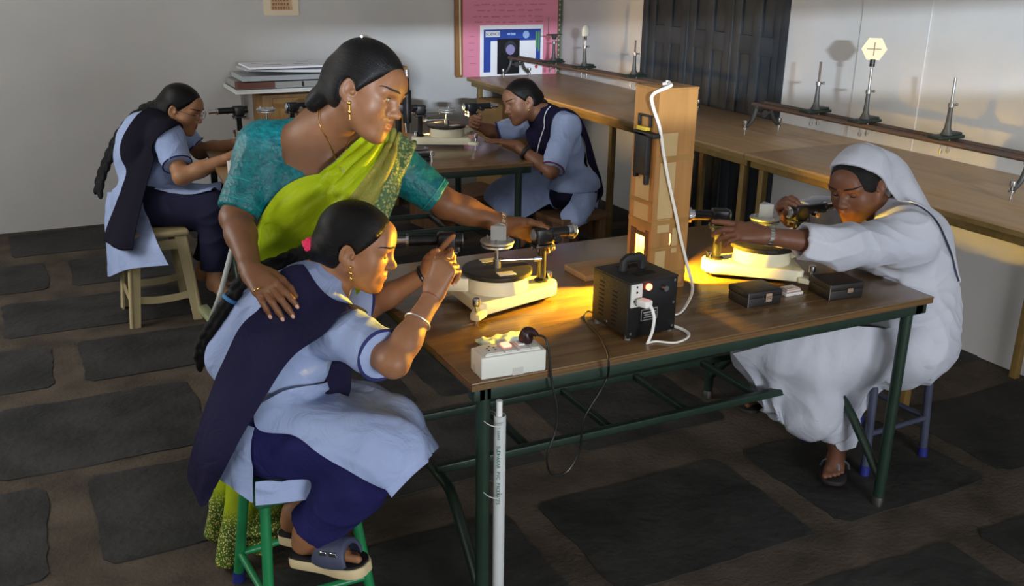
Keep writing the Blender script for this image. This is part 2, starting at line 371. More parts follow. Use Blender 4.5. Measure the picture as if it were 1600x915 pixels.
def join(objs, name, parent):          # merge lettering into one mesh
    bm = bmesh.new()
    for o in objs: bm.from_mesh(o.data)
    me = bpy.data.meshes.new(name); bm.to_mesh(me); bm.free(); ms = list(objs[0].data.materials)
    for o in objs: bpy.data.objects.remove(o)
    return link(name, me, ms, parent, True, smooth=False)
join(LET, 'printed_lettering', t)
# ------------------------------------------------------------------ stools
def pipe_stool(name, label, feet, seat_c, seat_s, zs, met, cap, seatmat, rz, rung=.10, r=.0145):
    c = V(seat_c); t = thing(name, label, 'stool', (c[0], c[1], 0), rz)
    Mi = FRAME[t.name].inverted()
    L = [V(Mi @ Vector((f[0], f[1], 0))) for f in feet]
    obj('seat', MB().rbox((0, 0, zs - .014), (seat_s, seat_s, .028), .012, 4), seatmat, t)
    tops = [V([np.sign(f[0]) * (seat_s / 2 - .03), np.sign(f[1]) * (seat_s / 2 - .03), zs - .028]) for f in L]
    for f, q in zip(L, tops):
        lg = obj('leg', MB().tube([f + [0, 0, .01], q], r, 14), met, t)
        obj('rubber_cap', MB().tube([f, f + (q - f) * .09], r + .003, 14), cap, lg, label='rubber foot cap')
    for a, b in ((0, 1), (1, 2), (2, 3), (3, 0)):
        f = rung / zs; obj('rung', MB().tube([L[a] + (tops[a] - L[a]) * f, L[b] + (tops[b] - L[b]) * f], r * .72, 10), met, t)
    return t
m_gstool = mat('bright_green_enamel', (30, 118, 70), .36, var=.1, vscale=12)
m_bstool = mat('blue_grey_enamel', (62, 66, 84), .4, var=.1, vscale=12)
m_bluecap = mat('blue_rubber', (24, 34, 110), .6); m_seatdark = mat('stool_seat_dark', (66, 58, 50), .55)
GS = V([.545, 2.40, 0])
pipe_stool('metal_stool', 'bright green metal stool under the girl at the front table',
    [GS + V([-.165, .11, 0]), GS + V([-.135, -.165, 0]), GS + V([.155, -.165, 0]), GS + V([.13, .15, 0])], GS, .29, .40, m_gstool, m_bluecap, mat('stool_seat_green', (34, 84, 60), .5), 0.)
nb = [Z(1441, 712, 0), Z(1350, 742, 0), Z(1253, 686, 0)]; nb.append(nb[0] + nb[2] - nb[1]); NS = sum(nb) / 4
pipe_stool('metal_stool', 'blue grey metal stool with blue foot caps under the woman in white', nb, NS, .33, .45, m_bstool, m_bluecap, m_seatdark, 0., rung=.17)
# moulded plastic stool
m_pl = mat('beige_plastic', (178, 162, 122), .5, var=.04, vscale=5)
def plastic_stool(c, rz):
    t = thing('plastic_stool', 'beige moulded plastic stool under the girl with the long braid', 'stool', c, rz)
    hs, fs, H = .135, .172, .46; mb = MB()
    mb.rbox((0, 0, H - .015), (.30, .30, .03), .013, 4); obj('seat', mb, m_pl, t)
    for i, j in ((-1, -1), (1, -1), (1, 1), (-1, 1)):
        mb = MB()
        q = [(i * fs, j * fs), (i * hs, j * hs)]; w0, w1 = .046, .056; th = .010
        def plate(ax):
            vs = []
            for (x, y), w, z in ((q[0], w0, 0.), (q[1], w1, H - .02)):
                if ax == 0: vs += [(x, y, z), (x - i * w, y, z), (x - i * w, y - j * th, z), (x, y - j * th, z)]
                else: vs += [(x, y, z), (x, y - j * w, z), (x - i * th, y - j * w, z), (x - i * th, y, z)]
            mb.add(vs, [(0, 1, 2, 3), (4, 7, 6, 5), (0, 4, 5, 1), (1, 5, 6, 2), (2, 6, 7, 3), (3, 7, 4, 0)])
        plate(0); plate(1); 
        mb.tube([(q[0][0] - i * .006, q[0][1] - j * .006, 0), (q[1][0] - i * .006, q[1][1] - j * .006, H - .02)], .011, 10)
        obj('leg', mb, m_pl, t)
    def at(z): return fs + (hs - fs) * z / (H - .02)
    for a in range(4):
        M = Matrix.Rotation(a * PI / 2, 4, 'Z'); s = at(.11) - .008; mb = MB(); n = 10
        for k in range(n):
            x0, x1 = -s + 2 * s * k / n, -s + 2 * s * (k + 1) / n
            z0, z1 = .105 - .02 * math.cos(x0 / s * PI / 2) * 0 + .02 * (x0 / s) ** 2, .105 + .02 * (x1 / s) ** 2
            mb.add([(x0, -s, z0 - .0), (x1, -s, z1), (x1, -s, z1 + .035), (x0, -s, z0 + .035), (x0, -s + .008, z0), (x1, -s + .008, z1), (x1, -s + .008, z1 + .035), (x0, -s + .008, z0 + .035)], [(0, 1, 2, 3), (4, 7, 6, 5), (0, 4, 5, 1), (3, 2, 6, 7)], 0, M)
        obj('stretcher', mb, m_pl, t)
        mb = MB(); s2 = at(.385) - .004
        mb.box((0, -s2 + .004, .392), (2 * s2 - .02, .008, .05), M); obj('skirt_panel', mb, m_pl, t)
    return t
pa, pb_ = Z(205, 514, 0), Z(312, 498, 0); PSR = math.atan2(*(pb_ - pa)[[1, 0]]); pu = unit(pb_ - pa); PSC = pa + pu * .172 + V([-pu[1], pu[0], 0]) * .172
plastic_stool(PSC, PSR)
# wooden box stool of the girl behind the second table
m_crate = wood_mat('crate_wood', (112, 78, 46), (72, 48, 28), .7, axis=2, bump=.2)
def wood_stool(c, rz):
    t = thing('wooden_stool', 'brown wooden stool under the girl at the far table end', 'stool', c, rz)
    obj('seat', MB().rbox((0, 0, .435), (.34, .30, .03), .006), m_crate, t)
    for i in (-1, 1):
        for j in (-1, 1): obj('leg', MB().rbox((i * .13, j * .11, .21), (.045, .045, .42), .004), m_crate, t)
    for i in (-1, 1): obj('side_panel', MB().rbox((i * .13, 0, .36), (.02, .2, .10), .003), m_crate, t)
    for j in (-1, 1): obj('stretcher', MB().rbox((0, j * .11, .14), (.24, .022, .04), .003), m_crate, t)
G2S = P(890, 318, 5.25) * [1, 1, 0]
wood_stool(G2S, .2)
# ------------------------------------------------------------------ side bench: two worktops end to end
BX = 3.055; seam = (Z(1148, 236, BZ)[1] + Z(1176, 242, BZ)[1]) / 2
def bench(label, y0, y1, posts):
    t = thing('wall_bench', label, 'bench', (BX, y0, 0), 0)
    mb = MB(); L = y1 - y0; D = XW - BX - .006; n = 2
    for k in range(n): mb.span((0, L * k / n + .0008, BZ - .012), (D, L * (k + 1) / n - .0008, BZ))
    obj('worktop', mb, m_bench, t, bevel=.001)
    obj('edge_strip', MB().span((.001, 0, BZ - .03), (D, L, BZ - .0125)), m_bedge, t)
    mb = MB(); mb.rbox((.05, L / 2, BZ - .05), (.035, L - .02, .038), .004); mb.rbox((D - .03, L / 2, BZ - .05), (.035, L - .02, .038), .004); obj('rail', mb, m_ochre, t)
    for y in posts:
        for x in (.07, D - .05): obj('leg', MB().rbox((x, y - y0, (BZ - .05) / 2), (.034, .034, BZ - .05), .004), m_ochre, t)
    return t
lp = lambda x, y: float(Z(x, y, .83)[1])
bench('long wooden wall bench from the pink board to the lamp tower', seam + .002, YW - .006, [YW - .10, lp(955, 190), seam + .07])
bench('wooden wall bench behind the woman in white', -.2, seam - .002, [seam - .07, lp(1468, 330), .9, -.1])
# ------------------------------------------------------------------ optical benches on the worktops
m_iron = mat('rusty_iron', (94, 84, 78), .6, .4, c2=(104, 78, 64), vscale=16., bump=.15, bscale=80)
m_cast = mat('cast_iron_grey', (78, 78, 76), .5, .55, bump=.1, bscale=120)
m_riderb = mat('rider_block', (38, 48, 42), .5, .3)
def optical_bench(label, a, b, gauge=.085, zr=.155):
    """a, b: middle of each end on the worktop"""
    a, b = V(a), V(b); L = np.linalg.norm(b - a); rz = math.atan2(b[1] - a[1], b[0] - a[0])
    t = thing('optical_bench', label, 'optical bench', a, rz)
    for s in (-1, 1): obj('rail', MB().tube([(-.02, s * gauge / 2, zr), (L + .02, s * gauge / 2, zr)], .0115, 12), m_iron, t)
    for x in (.02, L - .02):
        f = obj('foot_stand', MB().tube([(x, -.115, .045), (x, -.10, .05), (x, -.072, .075), (x, -.055, .11), (x, -.045, .145)], [.010, .010, .011, .011, .012], 10, smooth=4)
            .tube([(x, .115, .045), (x, .10, .05), (x, .072, .075), (x, .055, .11), (x, .045, .145)], [.010, .010, .011, .011, .012], 10, smooth=4)
            .tube([(x, -.055, .115), (x, 0, .105), (x, .055, .115)], .011, 10, smooth=4).cyl((x - .012, 0, .108), (x + .012, 0, .108), .02, seg=20).rbox((x, 0, .146), (.03, gauge + .03, .02), .004), m_cast, t)
        for s in (-1, 1):
            obj('levelling_screw', MB().cyl((x, s * .115, 0), (x, s * .115, .06), .004, seg=10).lathe([(0, .056), (.012, .057), (.0135, .066), (.012, .078), (0, .08)], 14, Matrix.Translation((x, s * .115, 0))).lathe([(0, .03), (.012, .031), (.012, .042), (0, .043)], 14, Matrix.Translation((x, s * .115, 0))), m_steel, f)
    return t, rz
def rider(label, p, rz, zr, stem=.13, kind='rod', group='riders on the optical benches'):
    t = thing('optical_bench_rider', label, 'rider', (p[0], p[1], p[2] + zr), rz, group)
    obj('carriage', MB().rbox((0, 0, .019), (.07, .15, .014), .004).rbox((0, .035, .031), (.055, .06, .012), .004), m_riderb, t)
    for s in (-1, 1): obj('clamp_screw', MB().cyl((0, s * .022, -.055), (0, s * .022, .014), .004, seg=10).cyl((0, s * .022, -.05), (0, s * .022, -.038), .008, seg=8), m_steel, t)
    obj('pillar', MB().lathe([(0, .026), (.026, .027), (.022, .036), (.014, .055), (.0105, .10), (.009, .15), (.009, .152), (0, .152)], 20), m_cast, t)
    obj('collar', MB().lathe([(0, .142), (.013, .143), (.013, .16), (0, .161)], 18).cyl((0, .010, .152), (0, .03, .152), .004, seg=10).ball((0, .033, .152), .007, 10), m_steel, t)
    obj('stem', MB().cyl((0, 0, .155), (0, 0, .155 + stem), .0055, seg=12), m_steel if kind != 'plain' else m_iron, t)
    zt = .155 + stem
    if kind == 'card':
        obj('holder', MB().cyl((0, 0, zt - .02), (0, 0, zt + .012), .012, seg=14), m_black, t)
        out = [(.056 * math.cos(PI / 6 * 0 + k * PI / 3), .056 * math.sin(k * PI / 3)) for k in range(6)]
        M = Matrix.Translation((0, 0, zt + .058)) @ Matrix.Rotation(math.radians(-42) - rz, 4, 'Z') @ Matrix.Rotation(PI / 2, 4, 'X')
        obj('hexagon_card', MB().prism(out, -.004, .004, M), mat('card_wood', (205, 188, 150), .6), t)
        obj('cross_mark', MB().box((0, 0, .0045), (.062, .004, .0015), M).box((0, 0, .0045), (.004, .06, .0015), M), mat('cross_ink', (120, 96, 70), .7), t)
    if kind == 'lens':
        obj('holder', MB().cyl((0, 0, zt - .02), (0, 0, zt + .008), .010, seg=14), m_black, t)
        obj('screen_plate', MB().lathe([(0, 0), (.026, .001), (.03, .012), (.032, .035), (.024, .06), (.012, .07), (0, .071)], 20, Matrix.Translation((0, 0, zt + .006)) @ Matrix.Diagonal((.5, 1, 1, 1))), mat('frosted_plate', (176, 172, 160), .4), t)
    if kind == 'table':
        obj('cross_arm', MB().box((0, 0, zt), (.02, .12, .008)).cyl((0, -.05, zt), (0, -.05, zt + .12), .003, seg=8).prism([(-.03, 0), (.03, 0), (.012, -.03), (-.012, -.03)], -.008, .008, Matrix.Translation((0, 0, zt - .004)) @ Matrix.Rotation(PI / 2, 4, 'X')), m_cast, t)
ZR = .155
fa, fb = Z(1163, 206, BZ), Z(1213, 200, BZ); oa = (fa + fb) / 2 + V([0, .02, 0])
# the rail runs along the bench towards the right picture edge
def on_rail(x, y): return Z(x, y, BZ + ZR)
q1, q2 = on_rail(1180, 163), on_rail(1590, 246); dr = unit((q2 - q1) * [1, 1, 0])
OB0 = V([q1[0], q1[1], BZ]) + V([.0425, 0, 0]); OB1 = OB0 + dr * 1.62
_, orz = optical_bench('near rusty optical bench standing behind the woman in white', OB0, OB1)
def rpos(px, py):
    p = on_rail(px, py); u = float(np.dot(p - OB0, dr)); return OB0 + dr * u
rider('grey rod holder nearest the dark door on the near optical bench', rpos(1288, 178), orz, ZR, .10, 'plain')
rider('holder with a hexagonal card marked with a cross on the near optical bench', rpos(1380, 192), orz, ZR, .13, 'card')
rider('grey rod holder nearest the right picture edge on the near optical bench', rpos(1497, 218), orz, ZR, .11, 'rod')
s1, s2 = on_rail(805, 90), on_rail(1025, 129); ds = unit((s2 - s1) * [1, 1, 0])
OF0 = V([s1[0], s1[1], BZ]) + V([.0, 0, 0]); OF1 = OF0 + ds * 1.95
if OF0[1] > YW - .14: OF0[1] = YW - .14
_, frz = optical_bench('far optical bench with its end against the pink board', OF0, OF1)
def fpos(px, py):
    p = on_rail(px, py); u = float(np.dot(p - OF0, ds)); return OF0 + ds * u
rider('small flat topped holder beside the pink board on the far optical bench', fpos(877, 100), frz, ZR, .05, 'table')
rider('holder with a small pale frosted plate on the far optical bench', fpos(933, 108), frz, ZR, .06, 'lens')
rider('bare rod holder beside the dark door on the far optical bench', fpos(1003, 122), frz, ZR, .08, 'plain')
# ================================================================== spectrometers, lamps, boxes
m_glass = mat('prism_glass', (225, 228, 225), .35, trans=.75, ior=1.5)
m_lens = mat('lens_glass', (150, 160, 165), .06, .2, coat=1.)
m_disc = mat('dark_scale', (40, 37, 34), .42)
m_white = mat('white_plastic', (204, 204, 196), .4)
m_scale = mat('scale_plate', (206, 200, 186), .35, .2)
def arc(cx, cy, r, a0, a1, n): return [(cx + r * math.cos(a0 + (a1 - a0) * k / n), cy + r * math.sin(a0 + (a1 - a0) * k / n)) for k in range(n + 1)]
def spectrometer(c, rot, tel, label, pr=True, flip=1):
    """c: centre on the table; rot: direction of the collimator; tel: telescope angle from it"""
    t = thing('spectrometer', label, 'spectrometer', c, rot)
    # cast base: wide end under the collimator, two feet
    out = arc(.142, 0, .056, -PI / 2, PI / 2, 12) + [(-.085, .122)] + arc(-.098, .110, .014, PI * .5, PI, 4) + [(-.112, .05), (-.112, -.05)] + arc(-.098, -.110, .014, PI, PI * 1.5, 4) + [(-.085, -.122)]
    base = obj('base', MB().prism(out, .016, .054), m_cream, t, bevel=.005, seg=3)
    for q in (-1, 1): obj('foot_lug', MB().prism([(x, y * q) for x, y in [(-.085, .10), (-.09, .13)] + arc(-.128, .140, .018, PI * .45, PI * 1.2, 8) + [(-.115, .09)]][::q], .016, .034), m_cream, base, bevel=.003)
    for x, y in ((-.128, .140), (-.128, -.140), (.176, 0)):
        obj('levelling_screw', MB().cyl((x, y, 0), (x, y, .075), .0045, seg=12).lathe([(0, .056), (.010, .057), (.011, .062), (.011, .078), (.009, .080), (0, .080)], 18, Matrix.Translation((x, y, 0))), m_chrome, base)
    obj('side_screw', MB().cyl((.02, -.0 - .062 * flip, .032), (.02, -.086 * flip, .032), .008, seg=14), m_chrome, base)
    obj('lower_plate', MB().prism([(.17, -.03), (.17, .03), (.02, .05), (-.07, .07), (-.07, -.07), (.02, -.05)], .006, .014), m_black, base)
    obj('drum', MB().lathe([(0, .054), (.094, .054), (.096, .058), (.090, .098), (.086, .1), (0, .1)], 48), m_cream, t)
    obj('circular_scale', MB().lathe([(0, .1), (.104, .1), (.106, .103), (.106, .113), (.103, .115), (.099, .1155), (0, .1155)], 56), m_disc, t)
    for s in (-1, 1):
        M = Matrix.Rotation(tel + PI / 2 * s + .3, 4, 'Z'); obj('vernier_plate', MB().rbox((.07, 0, .117), (.03, .052, .004), .001, 1, M), m_scale, t)
    # rotating arm bracket that carries the telescope pillar
    Mt = Matrix.Rotation(tel, 4, 'Z')
    br = obj('telescope_arm', MB().prism([(.088, -.04), (.165, -.028), (.165, .028), (.088, .04)], .052, .094, Mt), m_cream, t, bevel=.004)
    obj('bracket_screw', MB().cyl(Mt @ Vector((.13, -.034, .07)), Mt @ Vector((.13, -.055, .07)), .009, seg=14), m_chrome, br)
    obj('prism_post', MB().cyl((0, 0, .115), (0, 0, .182), .007, seg=16).cyl((0, 0, .115), (0, 0, .142), .012, seg=16), m_steel, t)
    obj('clamp_rod', MB().cyl((.0, -.004, .138), (.115, -.03, .137), .0035, seg=10).cyl((.108, -.0284, .137), (.13, -.0334, .137), .009, seg=14), m_chrome, t)
    pt = obj('prism_table', MB().lathe([(0, .182), (.046, .182), (.047, .185), (.046, .188), (0, .188)], 36).lathe([(0, .193), (.049, .193), (.051, .195), (.051, .199), (.049, .201), (0, .201)], 36), mat('prism_table_metal', (176, 176, 172), .35, .7), t)
    for k in range(3): a = 2 * PI * k / 3; obj('table_screw', MB().cyl((.038 * math.cos(a), .038 * math.sin(a), .173), (.038 * math.cos(a), .038 * math.sin(a), .211), .003, seg=8), m_chrome, pt)
    if pr:
        Mp = Matrix.Translation((.004, 0, .2015)) @ Matrix.Rotation(-rot - math.radians(27), 4, 'Z'); s = .046
        obj('glass_prism', MB().prism([(-s / 2, -s * .29), (s / 2, -s * .29), (0, s * .58)], 0, .044, Mp), m_glass, pt)
    def scope(M, tl, inn, name, eyepiece):
        zc = .203
        obj('scope_pillar', MB().lathe([(0, .05), (.022, .05), (.022, .06), (.014, .066), (.0135, .172), (.016, .177), (0, .178)], 20, M @ Matrix.Translation((.15, 0, 0))), m_black, t)
        mb = MB().rbox((.15, 0, zc - .005), (.058, .044, .054), .008, 3, M).cyl((.15 - inn, 0, zc), (.15 + tl, 0, zc), .0165, seg=24, M=M).rbox((.15, 0, zc - .034), (.064, .05, .008), .002, 2, M)
        mb.cyl((.15 - inn, 0, zc), (.15 - inn + .035, 0, zc), .020, seg=24, M=M)
        tb = obj(name, mb, m_black, t)
        for sx in (-.024, .024):
            for sy in (-.018, .018): obj('pinch_screw', MB().cyl((.15 + sx, sy, zc - .05), (.15 + sx, sy, zc - .025), .004, seg=8, M=M), m_chrome, tb)
        obj('object_lens', MB().ball((.15 - inn, 0, zc), (.004, .0165, .0165), 16, M), m_lens, tb, label='clear glass lens')
        obj('lens_ring', MB().torus(V(M @ Vector((.15 - inn - .001, 0, zc))), V(M.to_3x3() @ Vector((1, 0, 0))), .0172, .0026, 28, 8), m_steel, tb)
        e = .15 + tl
        if eyepiece:
            obj('eyepiece', MB().cyl((e, 0, zc), (e + .035, 0, zc), .0115, seg=22, M=M).cyl((e - .006, 0, zc), (e + .002, 0, zc), .019, seg=22, M=M).cyl((e + .035, 0, zc), (e + .042, 0, zc), .0135, .012, seg=22, M=M), m_chrome, tb)
        else:
            obj('slit_end', MB().cyl((e, 0, zc), (e + .012, 0, zc), .018, seg=24, M=M).cyl((e + .012, 0, zc), (e + .020, 0, zc), .026, seg=28, M=M).cyl((e + .024, 0, zc), (e + .030, 0, zc), .022, .018, seg=28, M=M), m_chrome, tb)
        obj('focus_knob', MB().cyl((.15 + tl * .45, -.017, zc - .012), (.15 + tl * .45, -.036, zc - .012), .011, seg=18, M=M), m_chrome, tb)
    scope(Matrix.Identity(4), .085, .03, 'collimator', False)
    scope(Mt, .118, .045, 'telescope', True)
    return t
S1C = Z(776, 474, TZ); SPR = math.radians(-1)
spectrometer(S1C, SPR, math.radians(160.5), 'cream spectrometer with black tubes between the girl and the transformer')
S2C = V([2.137, 2.397, TZ])
spectrometer(S2C, math.atan2(.06, -.12), math.radians(-150), 'cream spectrometer with black tubes in front of the woman in white', flip=-1)
# back table
S3C = Z(698, 226, TZ); spectrometer(S3C, math.radians(172), math.radians(-172), 'spectrometer on the back table in front of the far right girl', pr=False)
S4p = Z(377, 231, TZ)
spectrometer(S4p + V([.15, .02, 0]), math.radians(10), math.radians(176), 'spectrometer on the back table in front of the girl with the long braid', pr=False)
# ------------------------------------------------------------------ sodium lamp towers of plywood
m_ply = wood_mat('tower_plywood', (166, 118, 60), (134, 92, 42), .5, axis=2, coat=.1, grain=14, bump=.05)
m_tape = mat('packing_tape', (178, 152, 106), .35, var=.06, vscale=10)
m_tapeb = mat('brown_tape', (150, 112, 58), .3, var=.08, vscale=10)
m_sod = mat('sodium_glow', (255, 180, 60), .5, emit=(1., .58, .03), estr=25000.)
m_sod2 = mat('sodium_glow_back', (255, 200, 90), .5, emit=(1., .62, .2), estr=5200.)
def lamp_tower(label, c, W, D, H, holes, glow, rz=0, tape=True, lampz=.162):
    """c: front left corner on the table. holes: {side: (u0, u1, z0, z1)}"""
    t = thing('lamp_tower', label, 'lamp', c, rz); th = .006
    mb = MB()
    def wall(o, ux, L, nrm, hole):
        def pl(u0, u1, z0, z1):
            a = V(o) + V(ux) * u0; b = V(o) + V(ux) * u1; n = V(nrm) * th
            mb.span(np.minimum(np.minimum(a, b), np.minimum(a - n, b - n)) + [0, 0, z0], np.maximum(np.maximum(a, b), np.maximum(a - n, b - n)) + [0, 0, z1])
        if not hole: pl(0, L, 0, H); return
        u0, u1, z0, z1 = hole
        pl(0, u0, 0, H); pl(u1, L, 0, H); pl(u0, u1, 0, z0); pl(u0, u1, z1, H)
    wall((0, 0, 0), (0, 1, 0), D, (-1, 0, 0), holes.get('left')); wall((W, 0, 0), (0, 1, 0), D, (1, 0, 0), holes.get('right'))
    wall((th, 0, 0), (1, 0, 0), W - 2 * th, (0, -1, 0), holes.get('front')); wall((th, D, 0), (1, 0, 0), W - 2 * th, (0, 1, 0), holes.get('back'))
    obj('casing', mb, m_ply, t, smooth=False)
    cas, mb = mb, MB(); th0, th = th, .0015; i = .0072
    def hole(n, d=-i): q = holes.get(n); return (q[0] + d, q[1] + d, q[2], q[3]) if q else None
    wall((i, i, 0), (0, 1, 0), D - 2 * i, (-1, 0, 0), hole('left')); wall((W - i, i, 0), (0, 1, 0), D - 2 * i, (1, 0, 0), hole('right')); wall((i, i, 0), (1, 0, 0), W - 2 * i, (0, -1, 0), hole('front', -.0012)); wall((i, D - i, 0), (1, 0, 0), W - 2 * i, (0, 1, 0), hole('back', -.0012))
    obj('inner_light_baffle', mb, mat('baffle_black', (8, 8, 8), .9), t, smooth=False)  # black baffle added inside to cut bounced light, so the slit glow stays thin
    obj('top_board', MB().rbox((W / 2, D / 2, H + .003), (W + .004, D + .004, .006), .001), m_ply, t)
    obj('sodium_tube', MB().cyl((W / 2, D / 2, lampz - .042), (W / 2, D / 2, lampz + .042), .0068, seg=14), glow, t, label='glowing yellow lamp tube')
    obj('lamp_holder', MB().cyl((W / 2, D / 2, .0), (W / 2, D / 2, lampz - .043), .018, seg=14), m_white, t)
    return t
TWW, TWD, TWH = .140, .128, .628
TC = Z(1068, 447, TZ) - V([TWW, 0, 0])
tw = lamp_tower('tall plywood lamp tower glowing yellow, standing on the front table', TC, TWW, TWD, TWH,
    {'left': (.030, .080, .080, .172), 'right': (.034, .104, .075, .141), 'front': (.0655, .0680, .148, .182)}, m_sod)
def tape(a, b, z0, z1, face, m=m_tape, name='tape'):
    e = .0012 if m is m_tape else .0019
    if face == 'front': mb = MB().span((a, -e, z0), (b, 0, z1))
    else: mb = MB().span((-e, a, z0), (0, b, z1))
    obj(name, mb, m, tw, smooth=False)
tape(.02, .075, .43, .50, 'front'); tape(.018, .075, .235, .41, 'front'); tape(.022, .066, .19, .232, 'front'); tape(.02, .058, .06, .13, 'front'); tape(.08, .10, .12, .20, 'front')
tape(0, .14, .415, .43, 'front', m_tapeb); tape(.0, .135, .215, .23, 'front', m_tapeb); tape(.0, .13, .135, .143, 'front', m_tapeb); tape(0, .14, .045, .058, 'front', m_tapeb)
tape(.025, .10, .29, .36, 'left'); tape(.022, .10, .225, .275, 'left'); tape(.03, .1, .03, .105, 'left'); tape(0, .128, .275, .287, 'left', m_tapeb); tape(0, .128, .21, .222, 'left', m_tapeb)
bk = obj('black_clip', MB().rbox((-.012, .056, .435), (.022, .066, .13), .004).rbox((-.008, .042, .495), (.03, .108, .014), .003).rbox((-.010, .03, .36), (.016, .012, .04), .003).rbox((-.010, .088, .37), (.016, .012, .03), .003), m_blackmat, tw, label='black plastic clip')
obj('yellow_band', MB().rbox((-.012, .058, .51), (.018, .05, .012), .002), mat('yellow_plastic', (206, 182, 60), .5), bk)
obj('upper_frame', MB().rbox((-.006, .03, .532), (.01, .006, .034), .001).rbox((-.006, .088, .532), (.01, .006, .034), .001).rbox((-.006, .059, .548), (.01, .064, .006), .001), m_blackmat, bk)
obj('slit_frame', MB().span((-.003, .012, .08), (0, .029, .195)).span((-.003, .081, .08), (0, .108, .19)).span((-.003, .029, .173), (0, .081, .185)), mat('burnt_tape', (70, 42, 20), .6), tw, smooth=False)
solo('wooden_board', MB().rbox((0, 0, .011), (.30, .14, .022), .003), wood_mat('pale_board', (150, 118, 82), (120, 92, 60), .6, axis=0), 'flat wooden board lying behind the lamp tower', 'board', loc=TC + V([.02, .235, 0]))
# tower on the back table, half hidden by the woman in the sari
B3 = Z(612, 228, TZ)
lamp_tower('brown lamp tower on the back table beside the microscope', B3 - V([.02, 0, 0]), .12, .12, .42, {'right': (.03, .09, .06, .17)}, m_sod2, lampz=.12)
# ------------------------------------------------------------------ transformer
tcn, trr = Z(979, 533, TZ), Z(1051, 518, TZ); rz = math.atan2(*(trr - tcn)[[1, 0]]) + .02
t = thing('transformer', 'black transformer box with a red pilot lamp in front of the lamp tower', 'transformer', tcn, rz)
TRW, TRD, TRH = .166, .165, .168
obj('case', MB().rbox((TRW / 2, TRD / 2, TRH / 2 + .012), (TRW - .004, TRD, TRH - .024), .003), m_black, t)
obj('front_panel', MB().rbox((TRW / 2, .001, TRH / 2 + .004), (TRW, .004, TRH - .006), .001), m_black, t)
obj('cover', MB().rbox((TRW / 2, TRD / 2, TRH - .002), (TRW + .002, TRD + .006, .005), .0015).rbox((-.001, TRD / 2, TRH / 2 + .006), (.003, TRD, TRH - .02), .001), m_blackmat, t)
for x, y in ((.01, .01), (TRW - .01, .01), (.01, TRD - .01), (TRW - .01, TRD - .01)): obj('foot', MB().cyl((x, y, 0), (x, y, .014), .008, seg=12), m_rubber, t)
mb = MB()
for k in range(9):
    for j in range(2): mb.rbox((.058 + k * .008, .055 + j * .07, TRH + .0012), (.0035, .03, .001), .0004, 1)
    for j in range(2): mb.rbox((-.0028, .06 + j * .062, .03 + k * .012 + (.012 if j else 0)), (.001, .024, .0042), .0004, 1)
obj('vent_slots', mb, mat('slot_dark', (4, 4, 4), .9), t)
obj('handle', MB().tube([(.05, .10, TRH), (.052, .10, TRH + .028), (.062, .10, TRH + .034), (.105, .10, TRH + .034), (.116, .10, TRH + .028), (.118, .10, TRH)], [.010] * 6, 8, flat=1.4), m_blackmat, t)
so = obj('socket_plate', MB().rbox((.022, -.003, .130), (.038, .006, .066), .002), m_white, t, label='white socket plate')
obj('socket_holes', MB().cyl((.022, -.0055, .155), (.022, -.0066, .155), .003, seg=10).cyl((.022, -.0055, .14), (.022, -.0066, .14), .0035, seg=10).cyl((.014, -.0055, .115), (.014, -.0066, .115), .003, seg=10).cyl((.022, -.0055, .104), (.022, -.0066, .104), .003, seg=10), m_black, so)
obj('pilot_lamp', MB().cyl((.062, -.003, .150), (.062, -.008, .150), .0095, seg=18).ball((.062, -.008, .150), (.0085, .006, .0085), 14), mat('pilot_glow', (255, 80, 60), .3, emit=(1, .12, .06), estr=9.), t, label='glowing red pilot lamp')
obj('fuse_knob', MB().cyl((.118, -.002, .138), (.118, -.013, .138), .010, .008, seg=18), m_steel, t)
for x, z in ((.01, .02), (.155, .02), (.155, .155), (.155, .09)): obj('panel_screw', MB().cyl((x, -.001, z), (x, -.003, z), .004, seg=10), m_steel, t)
lb = obj('maker_plate', MB().rbox((.072, -.0012, .068), (.058, .001, .034), .0004, 1), mat('plate_rim', (150, 146, 140), .4, .5), t)
obj('plate_field', MB().rbox((.072, -.002, .068), (.052, .001, .028), .0004, 1), m_black, lb)
obj('plate_lines', MB().box((.072, -.0027, .075), (.044, .0006, .0035)).box((.072, -.0027, .068), (.036, .0006, .0025)).box((.072, -.0027, .061), (.04, .0006, .0025)), mat('plate_ink', (150, 148, 146), .5), lb, smooth=False)
FT = FRAME[t.name]
def tr(x, y, z): return V(FT @ Vector((x, y, z)))
# white plug and its flat cord to the tower top
m_cord = mat('white_cord', (228, 226, 220), .45)
t = thing('white_power_cord', 'white plug and flat white cord from the transformer to the lamp tower top', 'cord', tr(.02, -.02, .12))
plug = obj('plug', MB().rbox((0, 0, 0), (.030, .036, .020), .005, 3, FT @ Matrix.Translation((.030, -.030, .116)) @ Matrix.Rotation(.25, 4, 'Z')).tube([tr(.036, -.045, .113), tr(.038, -.056, .104)], [.0065, .004], 10), m_cord, t, world=True)
TX, TY = TC[0], TC[1]; e = .011
path = [tr(.038, -.055, .105), tr(.041, -.062, .08), tr(.040, -.058, .04), tr(.034, -.05, .008), tr(.04, -.045, .004), Z(1025, 533, TZ + .004), Z(1055, 535, TZ + .004), Z(1075, 526, TZ + .004), Z(1070, 516, TZ + .005), tr(.172, .05, .010), tr(.20, .10, .012),
        Z(1060, 490, TZ + .006), Z(1076, 470, TZ + .012), Z(1082, 448, TZ + .02)]
def onf(px, py): q = YY(px, py, TY - e); return q
